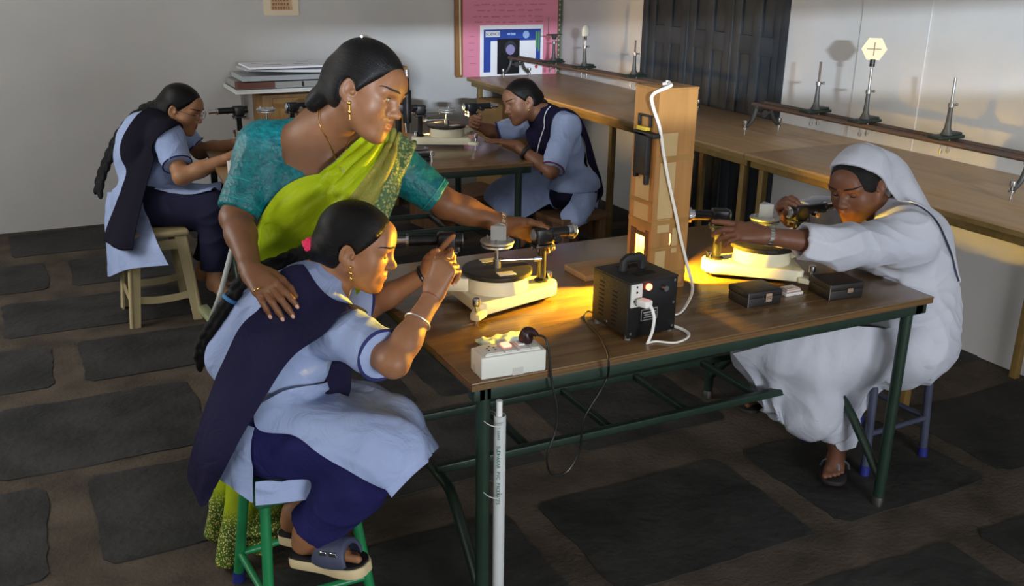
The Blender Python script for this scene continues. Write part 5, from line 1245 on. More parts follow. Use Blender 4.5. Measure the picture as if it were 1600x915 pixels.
        ub = solid('upper', up_, mat('clog_slate', (62, 66, 88), .55, var=.08, vscale=30), ck, h=.0035)
        for x in (.075, .105): obj('buckle', MB().rbox((x, -.045 if nm else 0, .030), (.022, .006, .012), .001, 1, M), m_chrome, ck, world=True)
girl_front()
# ================================================================== the woman in the green sari
m_teal = mat('teal_brocade', (0, 112, 116), .42, c2=(0, 84, 92), vscale=60., bump=.5, bscale=90, spec=.5, detail=3.)
def brocade(name, c, c2, vs, rough=.6, metal=0.):
    if name in MATS: return MATS[name]
    m = mat(name, c, rough, metal, bump=.15, bscale=120, spec=.25); nt = m.node_tree; b = nt.nodes['Principled BSDF']; tc = nt.nodes.new('ShaderNodeTexCoord')
    v = nt.nodes.new('ShaderNodeTexVoronoi'); v.inputs['Scale'].default_value = vs; nt.links.new(tc.outputs['Object'], v.inputs['Vector'])
    r = nt.nodes.new('ShaderNodeValToRGB'); r.color_ramp.elements[0].position = .35; r.color_ramp.elements[1].position = .5; r.color_ramp.elements[0].color = (*lin(c), 1); r.color_ramp.elements[1].color = (*lin(c2), 1)
    nt.links.new(v.outputs['Distance'], r.inputs[0]); nt.links.new(r.outputs[0], b.inputs['Base Color']); return m
m_lime = weave('lime_silk', (164, 182, 26), (148, 168, 20), rough=.42, bump=.05, wr=12., ws=.28)
m_goldz = brocade('gold_zari', (150, 132, 66), (128, 132, 56), 170.)
m_greenz = brocade('green_zari', (158, 158, 96), (78, 106, 70), 110.)
m_hemz = brocade('dark_green_zari', (150, 150, 60), (44, 74, 34), 130.)
def teacher():
    H = Head(P(572, 142, 2.62), .87 * CR + .40 * CD - .26 * CF, .36 * CR - .88 * CD - .22 * CF, 1.04)
    skin = skin_mat('skin_deep_brown', (112, 74, 48), (104, 56, 48))
    base = V([.43, 2.85, 0]); t = thing('person', 'standing woman in a lime green sari and teal blouse bending over the girl', 'person', base)
    neck = P(507, 208, 2.76); chest = P(500, 318, 2.85); waist = P(468, 425, 2.94); pel = P(448, 520, 3.00)
    sR, eR, wR = P(412, 232, 2.78), P(369, 340, 2.72), P(393, 424, 2.52)
    sL, eL, wL = P(608, 252, 2.88), P(696, 318, 2.92), P(790, 351, 2.99)
    S = Sdf(); H.skull(S); lat = unit(sR - sL); up = unit(neck - waist); fw = unit(np.cross(lat, up)); fw = fw if fw @ CF < 0 else -fw; Rt = np.stack([lat, fw, up], 1)
    S.cone(H(0, -.020, -.055), neck + up * .01, .052, .058, .03); S.cone(neck, P(505, 275, 2.80), .075, .10, .05)
    S.ell(P(502, 300, 2.83), (.155, .105, .14), Rt, .05); S.ell(waist, (.135, .105, .12), Rt, .05); S.ell(pel, (.16, .125, .12), Rt, .05)
    S.cone(sL, neck - up * .01, .052, .052, .05); S.cone(sR, neck - up * .01, .052, .052, .05)
    for s_, e, w in ((sR, eR, wR), (sL, eL, wL)):
        S.cone(s_, e, .052, .043, .03); S.cone(e, e + (w - e) * .35, .043, .041, .02); S.cone(e + (w - e) * .3, w, .041, .027, .02)
    kR_ = P(424, 462, 2.435); tr_ = hand(S, wR, P(413, 446, 2.475) - wR, CF * .8 + CD * .45, CR * .9 - CD * .4, [(.35, .35, .2), (.38, .38, .2), (.42, .4, .2), (.5, .45, .25)], thumb=(.35, .25), sc=1.06, spread=.12)
    kL_ = P(825, 361, 3.0); tl_ = hand(S, wL, kL_ - wL, CD * .6 - CF * .6, -CF * .7 + CD * .4, [(.35, .5, .3), (.4, .5, .3), (.4, .5, .3), (.45, .5, .3)], thumb=(.6, .3), sc=1.04)
    for x in (-.09, .09):
        an = base + V([x + .08, .10, .085]); S.cone(pel, (pel + an) / 2, .09, .06, .03); S.cone((pel + an) / 2, an, .06, .036, .02)
    for x in (-.09, .09): foot(S, base + V([x + .08, .10, .085]), V([.75, -.66, 0]), V([0, 0, 1]), V([.6, .6, 0]) * (1 if x < 0 else -1), 1.)
    body = solid('body', S, skin, t, h=.006, fine=[fine_box(H.c + H.f * .02, .15, .0024), fine_box(P(414, 448, 2.47), .095, .0024), fine_box(P(832, 362, 3.0), .09, .0024)], attr=lip_attr(H))
    H.eyes(body, lid=.30, look=(0, -.22), skin=skin); nails(tr_[:4], -CF, body, mat('nail', (190, 150, 130), .35), 1.06)
    def ex(Q):
        Q.ell(H(0, -.095, .01), V((.045, .040, .05)), H.R, .03); Q.cone(H(0, -.10, -.03), P(492, 160, 2.68), .036, .028, .02)
        Q.ell(H(0, -.02, .075), V((.060, .075, .050)), H.R, .03)
    hair = cap_hair(H, body, m_hair, extra=ex, grow=.013)
    braid('plait', [P(497, 150, 2.69), P(489, 175, 2.76), P(485, 210, 2.86), P(482, 260, 2.96), P(478, 330, 3.02)], .026, .020, m_hair, hair)
    obj('gold_clip', MB().tube([H(-.03, -.045, .126), H(0, -.05, .130), H(.03, -.045, .126)], .004, 8, smooth=4), m_silver, hair, world=True, label='silver hair clip')
    e = H(-.080, .008, -.036); obj('earring', MB().ball(e, (.006, .006, .006), 12).cyl(e, e + [0, 0, -.02], .0028, seg=8).ball(e + [0, 0, -.024], (.004, .004, .007), 10).cyl(e + [0, 0, -.026], e + [0, 0, -.045], .0012, seg=6), m_gold, body, world=True)
    obj('nose_stud', MB().ball(H(-.018, .104, -.031), (.0024,) * 3, 8), m_gold, body, world=True)
    ch = [P(508, 160, 2.69), P(506, 185, 2.675), P(512, 212, 2.68), P(521, 238, 2.70), P(527, 256, 2.715), P(541, 240, 2.71), P(553, 212, 2.70)]
    ch = np.array(catmull(ch, 8)); 
    for _ in range(5): d = S.at(ch); ch = ch + S.grad(ch) * np.clip(.004 - d, -.03, .03)[:, None]
    obj('gold_chain', MB().tube(list(ch), .0016, 6), m_gold, body, world=True)
    dL = unit(wL - eL); wr_ = Sdf(); q = eL + (wL - eL) * .90
    mb = MB()
    for k in range(14):
        a = 2 * PI * k / 14; u_ = unit(np.cross(dL, V([0, 0, 1]))); v_ = np.cross(dL, u_); n_ = u_ * math.cos(a) + v_ * math.sin(a)
        mb.rbox((0, 0, 0), (.013, .012, .004), .001, 1, frame(q + n_ * .0315, dL, np.cross(n_, dL)))
    obj('wristwatch', mb, mat('watch_gold', (226, 196, 160), .2, 1.), body, world=True)
    hd = unit(tr_[2][0] - wR); obj('ring', MB().torus(P(402, 452, 2.445), unit(CR * .5 + CD * .8), .0105, .0018, 24, 8), m_gold, body, world=True)
    # blouse
    B = Sdf(); B.ell(P(502, 310, 2.83), (.168, .122, .15), Rt, .05); B.cone(sL, P(540, 225, 2.82), .068, .05, .05); B.cone(sR, P(462, 215, 2.80), .072, .055, .05)
    hR_, hL_ = sR + (eR - sR) * .92, sL + (eL - sL) * .86
    B.cone(sR, hR_, .073, .058, .04, cut='b'); B.cone(sL, hL_, .070, .057, .04, cut='b'); B.half(P(490, 410, 2.85), -up)
    Bp = B.copy(); B.cone(P(500, 185, 2.70), P(512, 262, 2.64), .078, .030, .01, 's'); B.ell(neck + up * .035, (.085, .11, .07), Rt, .01, 's')
    bl = solid('blouse', B, m_teal, t, h=.005, it=2, disp=folds(5, .003, 40, lat * .5 + up * .6))
    for a_, b_, r_, f_ in ((sR, hR_, .0632, .62), (sR, hR_, .0605, .90), (sL, hL_, .0605, .9)):
        d = unit(b_ - a_); obj('sleeve_band', MB().torus(a_ + (b_ - a_) * f_, d, r_, .0022, 48, 6), mat('teal_band', (40, 140, 142), .35, .3), bl, world=True)
    # skirt of the sari: pleats flaring to the floor
    K = Sdf(); top = P(452, 470, 2.92); bb = base + V([.06, .0, 0])
    K.ell(waist, (.150, .122, .12), Rt, .05); K.ell(pel, (.178, .145, .13), Rt, .06); K.cone(pel, bb + V([.02, .06, .25]), .165, .12, .06)
    for q, r in ((Z(328, 838, .02), .028), (Z(352, 880, .02), .028), (Z(402, 858, .02), .042), (Z(445, 825, .02), .040), (Z(480, 790, .02), .05), (Z(395, 790, .02), .05)):
        q = V([q[0], q[1], .012]); m_ = q * .5 + pel * .5; K.cone(m_, q, .072, r, .012, cut='b')
    Kb = K.copy()
    for o in Bp.ops[:-1]: Kb.ops.append(o)
    sk = m_lime.copy() if 0 else None
    def sari_skirt_mat():
        m = weave('lime_silk_hem', (152, 168, 24), (138, 156, 18), rough=.5, bump=.05, wr=10., ws=.25); nt = m.node_tree; b = nt.nodes['Principled BSDF']; src = b.inputs['Base Color'].links[0].from_socket
        tc = nt.nodes.new('ShaderNodeTexCoord'); sp = nt.nodes.new('ShaderNodeSeparateXYZ'); nt.links.new(tc.outputs['Object'], sp.inputs[0]); mr = nt.nodes.new('ShaderNodeMapRange'); mr.inputs['From Min'].default_value = .13; mr.inputs['From Max'].default_value = .19; nt.links.new(sp.outputs['Z'], mr.inputs['Value'])
        v = nt.nodes.new('ShaderNodeTexVoronoi'); v.inputs['Scale'].default_value = 170; nt.links.new(tc.outputs['Object'], v.inputs['Vector']); r = nt.nodes.new('ShaderNodeValToRGB'); r.color_ramp.elements[0].position = .3; r.color_ramp.elements[1].position = .45; r.color_ramp.elements[0].color = (*lin((206, 190, 110)), 1); r.color_ramp.elements[1].color = (*lin((62, 92, 34)), 1); nt.links.new(v.outputs['Distance'], r.inputs[0])
        mx = nt.nodes.new('ShaderNodeMix'); mx.data_type = 'RGBA'; nt.links.new(mr.outputs[0], mx.inputs['Factor']); nt.links.new(r.outputs[0], mx.inputs['A']); nt.links.new(src, mx.inputs['B']); nt.links.new(mx.outputs['Result'], b.inputs['Base Color']); return m
    solid('sari_skirt', K, sari_skirt_mat(), t, h=.007, it=2, disp=folds(14, .006, 34, V([0, 0, 1])))
    # pallu: from the right hip across the chest to the left shoulder and down the back
    C = [[P(396, 372, 2.74), P(372, 420, 2.78), P(362, 480, 2.84), P(360, 560, 2.90)],
         [P(428, 305, 2.70), P(425, 375, 2.76), P(430, 450, 2.82), P(440, 540, 2.88)],
         [P(466, 276, 2.68), P(480, 345, 2.72), P(500, 415, 2.78), P(520, 500, 2.86)],
         [P(508, 262, 2.67), P(525, 310, 2.67), P(548, 370, 2.70), P(575, 440, 2.76)],
         [P(535, 240, 2.69), P(555, 275, 2.68), P(585, 322, 2.71), P(606, 350, 2.78)],
         [P(559, 217, 2.73), P(582, 245, 2.71), P(608, 268, 2.73), P(630, 288, 2.80)],
         [P(580, 206, 2.80), P(600, 214, 2.78), P(620, 224, 2.80), P(636, 240, 2.86)],
         [P(582, 215, 2.92), P(600, 218, 2.92), P(618, 228, 2.93), P(630, 245, 2.96)],
         [P(565, 300, 3.00), P(585, 300, 3.00), P(605, 305, 3.0), P(620, 310, 3.0)]]
    cloth('sari_pallu', C, 9, 16, [m_lime, m_goldz, m_greenz], t, thick=.004, body=Kb, gap=.010, snap=.04, it=3, fold=None,
        pleat=lambda u, v: .0065 * (1 - 2 * np.abs(np.sin(v * 21 + 2.2 * np.sin(u * 4)))) * (.25 + .75 * np.clip(u * 1.7, 0, 1)) + .005 * np.sin(v * 15 + u * 11), mi=lambda u, v: np.where((u > .36) & (v > .66), 2, np.where((u > .36) & (v > .42), 1, 0)), label='lime sari end with a gold and green border')
    obj('safety_pin', MB().tube([P(535, 262, 2.655), P(538, 270, 2.652)], .0016, 6), m_silver, t, world=True)
teacher()
# ================================================================== the woman in white
m_white_c = weave('white_habit_cotton', (188, 191, 201), (178, 182, 194), wr=8., ws=.25)
def sister():
    H = Head(P(1341, 290, 3.26), -.74 * CR + .46 * CD - .50 * CF, -.30 * CR - .86 * CD - .42 * CF, 1.0)
    skin = skin_mat('skin_dark_brown', (104, 68, 50), (92, 52, 48)); t = thing('person', 'seated woman in a white habit and veil, reaching both arms to a spectrometer', 'person', (NS[0], NS[1], 0))
    neck = P(1392, 336, 3.33); chest = P(1404, 425, 3.34); waist = P(1412, 490, 3.35); pel = P(1408, 540, 3.36)
    sL, eL, wL = P(1418, 372, 3.16), P(1322, 386, 3.02), P(1196, 368, 2.96)
    sR, eR, wR = P(1356, 330, 3.50), P(1284, 338, 3.50), P(1232, 340, 3.34)
    kL, aL = P(1262, 560, 3.32), P(1310, 690, 3.52); kR, aR = P(1182, 548, 3.46), P(1206, 592, 3.71)
    S = Sdf(); H.skull(S); S.cone(H(0, -.018, -.05), neck, .052, .06, .03); S.cone(neck, chest, .06, .09, .05); S.cone(chest, pel, .09, .10, .05); S.cone(sL, neck, .045, .045, .04); S.cone(sR, neck, .045, .045, .04)
    for s_, e, w in ((sR, eR, wR), (sL, eL, wL)): S.cone(s_, e, .046, .040, .03); S.cone(e, e + (w - e) * .4, .040, .038, .02); S.cone(e + (w - e) * .35, w, .038, .025, .02)
    tl_ = hand(S, wL, P(1160, 362, 2.96) - wL, CD * .5 + CF * .8, -CD * .9 + CF * .2, [(.12, .1, .05), (.4, .45, .3), (.5, .5, .3), (.55, .5, .3)], thumb=(.45, .5), sc=1.0)
    tr_ = hand(S, wR, P(1226, 326, 3.31) - wR, -CF * .8 + CR * .4, -CR * .9, [(1.0, 1., .6), (1., 1., .6), (1., 1., .6), (1., 1., .6)], thumb=(.4, .5), sc=.95)
    S.cone(aL, aL + (kL - aL) * .4, .034, .046, .02); S.cone(aR, aR + (kR - aR) * .4, .034, .046, .02)
    fdL = unit(V([P(1302, 742, 3.39)[0] - aL[0], P(1302, 742, 3.39)[1] - aL[1], 0])); foot(S, aL, fdL, V([0, 0, 1]), -CR, .98); fdR = unit(V([-.9, -.25, 0])); foot(S, aR, fdR, V([0, 0, 1]), -CF, .98)
    body = solid('body', S, skin, t, h=.006, fine=[fine_box(H.c + H.f * .02, .145, .0024), fine_box(P(1160, 362, 2.96), .095, .0024), fine_box(P(1228, 330, 3.31), .08, .0026)], attr=lip_attr(H))
    H.eyes(body, lid=.80, look=(0, -.4), skin=skin)
    cap_hair(H, body, m_hair, grow=.009, cut=.152)
    dL = unit(wL - eL); q = wL - dL * .012; mb = MB()
    for k in range(16):
        a = 2 * PI * k / 16; u_ = unit(np.cross(dL, V([0, 0, 1]))); v_ = np.cross(dL, u_); n_ = u_ * math.cos(a) + v_ * math.sin(a); mb.rbox((0, 0, 0), (.016, .0105, .004), .001, 1, frame(q + n_ * .0275, dL, np.cross(n_, dL)))
    obj('wristwatch', mb, m_steel, body, world=True)
    # veil: white hood set back on the hair, then a long fall behind
    k = H.s; Vv = Sdf(); Vv.ell(H(0, -.022, .034), V((.090, .108, .100)), H.R, .01); Vv.ell(H(0, -.05, -.03), V((.080, .070, .09)), H.R, .04); Vv.ell(H(0, .022, .03), V((.082, .068, .080)), H.R, .03)
    Vv.ell(H(0, .185, -.125), .260, None, .010, 's'); Vc = Vv.copy(); Vi = Sdf()
    Vv.ell(H(0, -.020, .030), V((.078, .096, .088)), H.R, .006, 's'); Vv.ell(H(0, .012, -.04), V((.07, .075, .09)), H.R, .006, 's')
    vl = solid('veil', Vv, m_white_c, t, h=.0045, it=2, disp=folds(3, .0025, 40, H.u * .5 - H.f * .6))
    # habit
    lat = unit(sR - sL); up = unit(neck - pel); fw = unit(np.cross(lat, up)); Rt = np.stack([lat, fw, up], 1); K = Sdf()
    K.ell(P(1402, 420, 3.35), (.178, .150, .20), Rt, .06); K.ell(P(1410, 505, 3.36), (.178, .152, .15), Rt, .06); K.ell(P(1412, 548, 3.37), (.195, .17, .13), Rt, .06); K.cone(sL, neck, .078, .062, .06); K.cone(sR, neck, .075, .062, .06); K.cone(P(1432, 380, 3.33), P(1440, 480, 3.36), .10, .12, .06)
    hL, hR = eL + (wL - eL) * .56, eR + (wR - eR) * .62
    K.cone(sL, eL, .080, .064, .05); K.cone(eL, hL, .064, .058, .03, cut='b'); K.cone(sR, eR, .080, .068, .05); K.cone(eR, hR, .066, .058, .03, cut='b')
    K.cone(hL - dL * .02, hL + dL * .03, .045, .048, .004, 's')
    K.ell(H(0, .015, -.105), (.052, .056, .04), None, .01, 's'); Kp = K.copy()
    K.box(V([NS[0], NS[1], .358]), (.166, .166, .101), None, .01, .01, 's')
    K.box(V([T0[0] + TL / 2, T0[1] + TW / 2, .722]), (TL / 2 + .008, TW / 2 + .008, .038), None, .004, .012, 's')
    hb = solid('habit', K, m_white_c, t, h=.0055, it=2, disp=lambda p: folds(6, .007, 24, up * .4 + dL * .6)(p) + folds(16, .0028, 55, dL)(p))
    # fall of the veil
    C = [[H(-.075, -.03, .09), H(-.03, -.06, .125), H(.03, -.06, .125), H(.075, -.03, .09)],
         [P(1362, 262, 3.23), P(1398, 244, 3.31), P(1408, 250, 3.41), P(1396, 262, 3.49)],
         [P(1388, 300, 3.22), P(1424, 285, 3.29), P(1432, 290, 3.41), P(1420, 300, 3.51)],
         [P(1424, 345, 3.21), P(1448, 330, 3.29), P(1452, 330, 3.43), P(1440, 340, 3.53)],
         [P(1452, 395, 3.25), P(1466, 375, 3.33), P(1468, 372, 3.45), P(1456, 380, 3.55)],
         [P(1468, 438, 3.29), P(1480, 425, 3.37), P(1483, 420, 3.49), P(1470, 425, 3.59)],
         [P(1472, 443, 3.29), P(1484, 440, 3.37), P(1488, 438, 3.49), P(1476, 440, 3.59)]]
    U = Kp.copy(); U.ops += Vc.ops
    cloth('veil_fall', C, 9, 12, m_white_c, vl, thick=.004, body=Kp, gap=.010, it=2, pleat=lambda u, v: .007 * np.sin(v * 21 + 2 * u) * np.clip(u * 2, 0, 1))
    # skirt
    L = Sdf()
    for h_, k_, a_ in ((P(1404, 540, 3.36), kL, aL), (P(1400, 536, 3.50), kR, aR)): L.cone(h_, k_, .095, .056, .06)
    L.cone(kL, kR, .052, .052, .06)
    L.cone(kL, aL + (kL - aL) * .12, .068, .058, .05, cut='b'); L.cone(kR, P(1215, 640, 3.51), .078, .05, .05); L.cone((kL + kR) / 2, P(1262, 650, 3.45), .07, .06, .06); L.ell(pel, (.19, .165, .13), Rt, .06)
    L.box(V([NS[0], NS[1], .358]), (.166, .166, .101), None, .01, .01, 's')
    Lb = L.copy()
    solid('skirt', L, m_white_c, t, h=.006, it=2, disp=folds(27, .009, 26, V([.2, .1, 1])))
    C = [[P(1140, 552, 3.36), P(1230, 525, 3.24), P(1330, 505, 3.20), P(1436, 520, 3.22)],
         [P(1172, 585, 3.40), P(1240, 585, 3.27), P(1330, 580, 3.26), P(1434, 565, 3.29)],
         [P(1205, 628, 3.50), P(1250, 635, 3.42), P(1320, 632, 3.42), P(1380, 605, 3.42)],
         [P(1222, 646, 3.54), P(1262, 668, 3.48), P(1312, 668, 3.48), P(1346, 640, 3.47)]]
    cloth('skirt_front', C, 12, 14, m_white_c, t, thick=.004, body=Lb, gap=.012, it=3, pleat=lambda u, v: .016 * np.clip(u * 1.3, 0, 1) * np.sin(v * 24 + 5 * u + 2 * np.sin(v * 7)), fold=folds(29, .005, 34, V([.1, .1, 1])))
    C = [[P(1265, 640, 3.46), P(1300, 645, 3.44), P(1340, 635, 3.46)], [P(1285, 672, 3.49), P(1312, 690, 3.45), P(1346, 672, 3.49)], [P(1304, 696, 3.50), P(1316, 704, 3.46), P(1336, 698, 3.50)]]
    cloth('underskirt', C, 10, 8, m_white_c, t, thick=.004, fold=folds(33, .004, 40, V([0, 0, 1])))
    for a_, fd in ((aL, fdL), (aR, fdR)):
        z0 = a_[2] - .062; sd = np.cross([0, 0, 1], fd); o = V([a_[0], a_[1], z0 - .0]); M = Matrix(((fd[0], sd[0], 0, o[0]), (fd[1], sd[1], 0, o[1]), (0, 0, 1, o[2]), (0, 0, 0, 1)))
        out = [(-.06, 0), (-.05, .03), (.03, .034), (.11, .046), (.165, .036), (.182, 0), (.165, -.036), (.11, -.046), (.03, -.034), (-.05, -.03)]; out = [(p[0], p[1]) for p in catmull([(x, y, 0) for x, y in out + out[:1]], 4)[:-1]]
        sn = obj('sandal', MB().prism(out, -.022, -.006, M), mat('sandal_sole', (34, 28, 26), .7), t, world=True, bevel=.003, label='dark sandal with a grey strap')
        obj('strap', MB().tube([M @ Vector(p) for p in ((.06, .046, -.006), (.07, .036, .022), (.085, .004, .034), (.075, -.034, .022), (.065, -.046, -.006))], .010, 8, smooth=5, flat=.35).tube([M @ Vector(p) for p in ((.085, .004, .034), (.115, .012, .026), (.135, .018, .006))], .005, 8, smooth=4), mat('strap_grey', (112, 116, 130), .5, var=.2, vscale=80), sn, world=True)
sister()
# ================================================================== the girl at the far right end of the back table
def girl_back():
    H = Head(P(815, 158, 5.20), -.86 * CR + .38 * CD - .36 * CF, -.32 * CR - .88 * CD - .30 * CF, .97)
    skin = skin_mat('skin_brown_back', (118, 80, 58), (110, 62, 54)); t = thing('person', 'girl with a white lanyard seated at the right end of the back table', 'person', (G2S[0], G2S[1], 0))
    neck = P(852, 182, 5.24); chest = P(874, 228, 5.27); pel = P(892, 300, 5.30)
    sL, eL, wL = P(886, 198, 5.10), P(862, 268, 5.00), P(806, 226, 5.06); sR, eR, wR = P(830, 192, 5.40), P(775, 208, 5.40), P(746, 196, 5.28)
    kL, aL = P(814, 318, 5.35), P(822, 362, 5.3); kR, aR = P(796, 304, 5.50), P(790, 352, 5.45)
    S = Sdf(); H.skull(S); S.cone(H(0, -.018, -.05), neck, .05, .055, .03); S.cone(neck, chest, .055, .085, .05); S.cone(chest, pel, .085, .10, .05); S.cone(sL, neck, .045, .045, .04); S.cone(sR, neck, .045, .045, .04)
    for s_, e, w in ((sR, eR, wR), (sL, eL, wL)): S.cone(s_, e, .042, .036, .03); S.cone(e, e + (w - e) * .4, .036, .034, .02); S.cone(e + (w - e) * .35, w, .034, .023, .02)
    hand(S, wL, P(788, 222, 5.06) - wL, V([0, 0, -1]) , CF, [.12] * 4, thumb=(.5, .1), sc=.95, rw=.02); hand(S, wR, P(738, 190, 5.22) - wR, -CF, -CD, [.7, .8, .8, .8], thumb=(.4, .5), sc=.95)
    foot(S, aL, V([-.9, -.4, 0]), V([0, 0, 1]), CF, .95); foot(S, aR, V([-.9, -.4, 0]), V([0, 0, 1]), -CF, .95)
    body = solid('body', S, skin, t, h=.0065, fine=[fine_box(H.c + H.f * .02, .14, .003), fine_box(P(786, 222, 5.06), .085, .0032), fine_box(P(738, 192, 5.24), .085, .0032)], attr=lip_attr(H)); H.eyes(body, lid=.35, look=(0, 0), skin=skin)
    def ex(Q): Q.ell(H(0, -.10, -.01), V((.04, .035, .04)), H.R, .03)
    hair = cap_hair(H, body, m_hair, extra=ex, h=.0045); braid('plait', [H(0, -.11, -.03), P(858, 172, 5.30), P(880, 188, 5.38), P(905, 225, 5.48), P(915, 270, 5.5)], .026, .018, m_hair, hair)
    e = H(.078, .006, -.036); obj('earring', MB().ball(e, (.005,) * 3, 10).ball(e + [0, 0, -.014], (.005, .005, .007), 10), m_gold, body, world=True)
    obj('watch_strap', MB().torus(wL + (eL - wL) * .28, unit(eL - wL), .031, .011, 28, 8), m_blackmat, body, world=True)
    lat = unit(sR - sL); up = unit(neck - pel); fw = unit(np.cross(lat, up)); Rt = np.stack([lat, fw, up], 1); K = Sdf()
    K.ell(P(874, 235, 5.28), (.155, .125, .19), Rt, .06); K.ell(P(892, 300, 5.30), (.18, .155, .13), Rt, .06); K.cone(sL, neck, .064, .055, .05); K.cone(sR, neck, .064, .055, .05)
    hL, hR = sL + (eL - sL) * .95, sR + (eR - sR) * .95; K.cone(sL, hL, .068, .062, .04, cut='b'); K.cone(sR, hR, .066, .058, .04, cut='b'); K.ell(H(0, .02, -.115), (.055, .055, .042), None, .01, 's'); Kp = K.copy()
    sb_ = V([G2S[0], G2S[1], .358]); K.box(sb_, (.171, .151, .101), Matrix.Rotation(.2, 3, 'Z'), .006, .01, 's')
    K.half(P(895, 294, 5.25), V([0, 0, -1]))
    tun = solid('tunic', K, m_blue, t, h=.006, it=2, disp=folds(41, .004, 36, up)); d = unit(hR - sR); obj('sleeve_trim', MB().torus(hR - d * .004, d, .057, .005, 36, 8), m_hem, tun, world=True); d = unit(hL - sL); obj('sleeve_trim', MB().torus(hL - d * .004, d, .061, .005, 36, 8), mat('maroon_trim', (92, 36, 66), .8), tun, world=True)
    L = Sdf()
    for h_, k_, a_ in ((P(886, 306, 5.33), kL, aL), (P(880, 300, 5.42), kR, aR)): L.cone(h_, k_, .092, .058, .05); L.cone(k_, a_, .060, .062, .04, cut='b')
    L.ell(pel, (.165, .14, .11), Rt, .05); L.box(sb_, (.171, .151, .101), Matrix.Rotation(.2, 3, 'Z'), .006, .01, 's'); Lb = L.copy()
    solid('trousers', L, mat('black_navy_trousers', (30, 30, 52), .85, spec=.15), t, h=.007, it=2, disp=folds(43, .005, 30))
    C = [[P(912, 286, 5.26), P(880, 266, 5.27), P(850, 256, 5.24), P(826, 253, 5.42)], [P(880, 306, 5.27), P(850, 288, 5.23), P(815, 276, 5.29), P(800, 268, 5.52)], [P(848, 325, 5.23), P(820, 308, 5.19), P(785, 294, 5.27), P(772, 284, 5.54)], [P(822, 340, 5.21), P(796, 328, 5.18), P(770, 308, 5.27), P(758, 300, 5.52)], [P(803, 348, 5.21), P(784, 338, 5.18), P(764, 320, 5.29), P(756, 312, 5.48)]]
    cloth('tunic_front_panel', C, 10, 10, m_blue, tun, thick=.004, body=Lb, gap=.008, it=2, fold=folds(45, .004, 26))
    C = [[P(900, 296, 5.12), P(928, 290, 5.2), P(936, 288, 5.4)], [P(888, 318, 5.10), P(924, 314, 5.17), P(934, 306, 5.42)], [P(876, 334, 5.08), P(912, 344, 5.12), P(930, 330, 5.4)], [P(884, 354, 5.08), P(902, 354, 5.12), P(920, 345, 5.36)]]
    cloth('tunic_back_panel', C, 8, 10, m_blue, tun, thick=.004, fold=folds(46, .006, 30, V([0, 0, 1])))
    C = [[P(846, 278, 4.99), P(838, 262, 5.06), P(826, 225, 5.20)], [P(858, 240, 5.08), P(846, 228, 5.12), P(820, 205, 5.26)], [P(868, 205, 5.08), P(852, 196, 5.14), P(826, 188, 5.28)], [P(884, 183, 5.12), P(868, 172, 5.24), P(848, 172, 5.34)], [P(908, 186, 5.18), P(896, 174, 5.30), P(880, 172, 5.40)], [P(918, 220, 5.24), P(918, 208, 5.36), P(906, 205, 5.44)], [P(928, 262, 5.26), P(932, 256, 5.38), P(926, 252, 5.46)], [P(936, 300, 5.28), P(942, 296, 5.40), P(938, 292, 5.48)], [P(926, 316, 5.28), P(938, 312, 5.40), P(936, 310, 5.47)]]
    cloth('navy_sash', C, 8, 8, m_navy, t, thick=.005, body=Kp, gap=.012, snap=.04, it=2, fold=folds(47, .003, 26), label='navy sash')
    pts = np.array(catmull([P(862, 175, 5.16), P(850, 200, 5.10), P(842, 225, 5.06), P(836, 252, 5.04)], 6)); 
    for _ in range(4): dd = Kp.at(pts); pts = pts + Kp.grad(pts) * np.clip(.022 - dd, 0, .03)[:, None]
    obj('lanyard', MB().tube(list(pts), .004, 8, flat=.5), mat('lanyard_white', (196, 198, 206), .6), t, world=True)
girl_back()
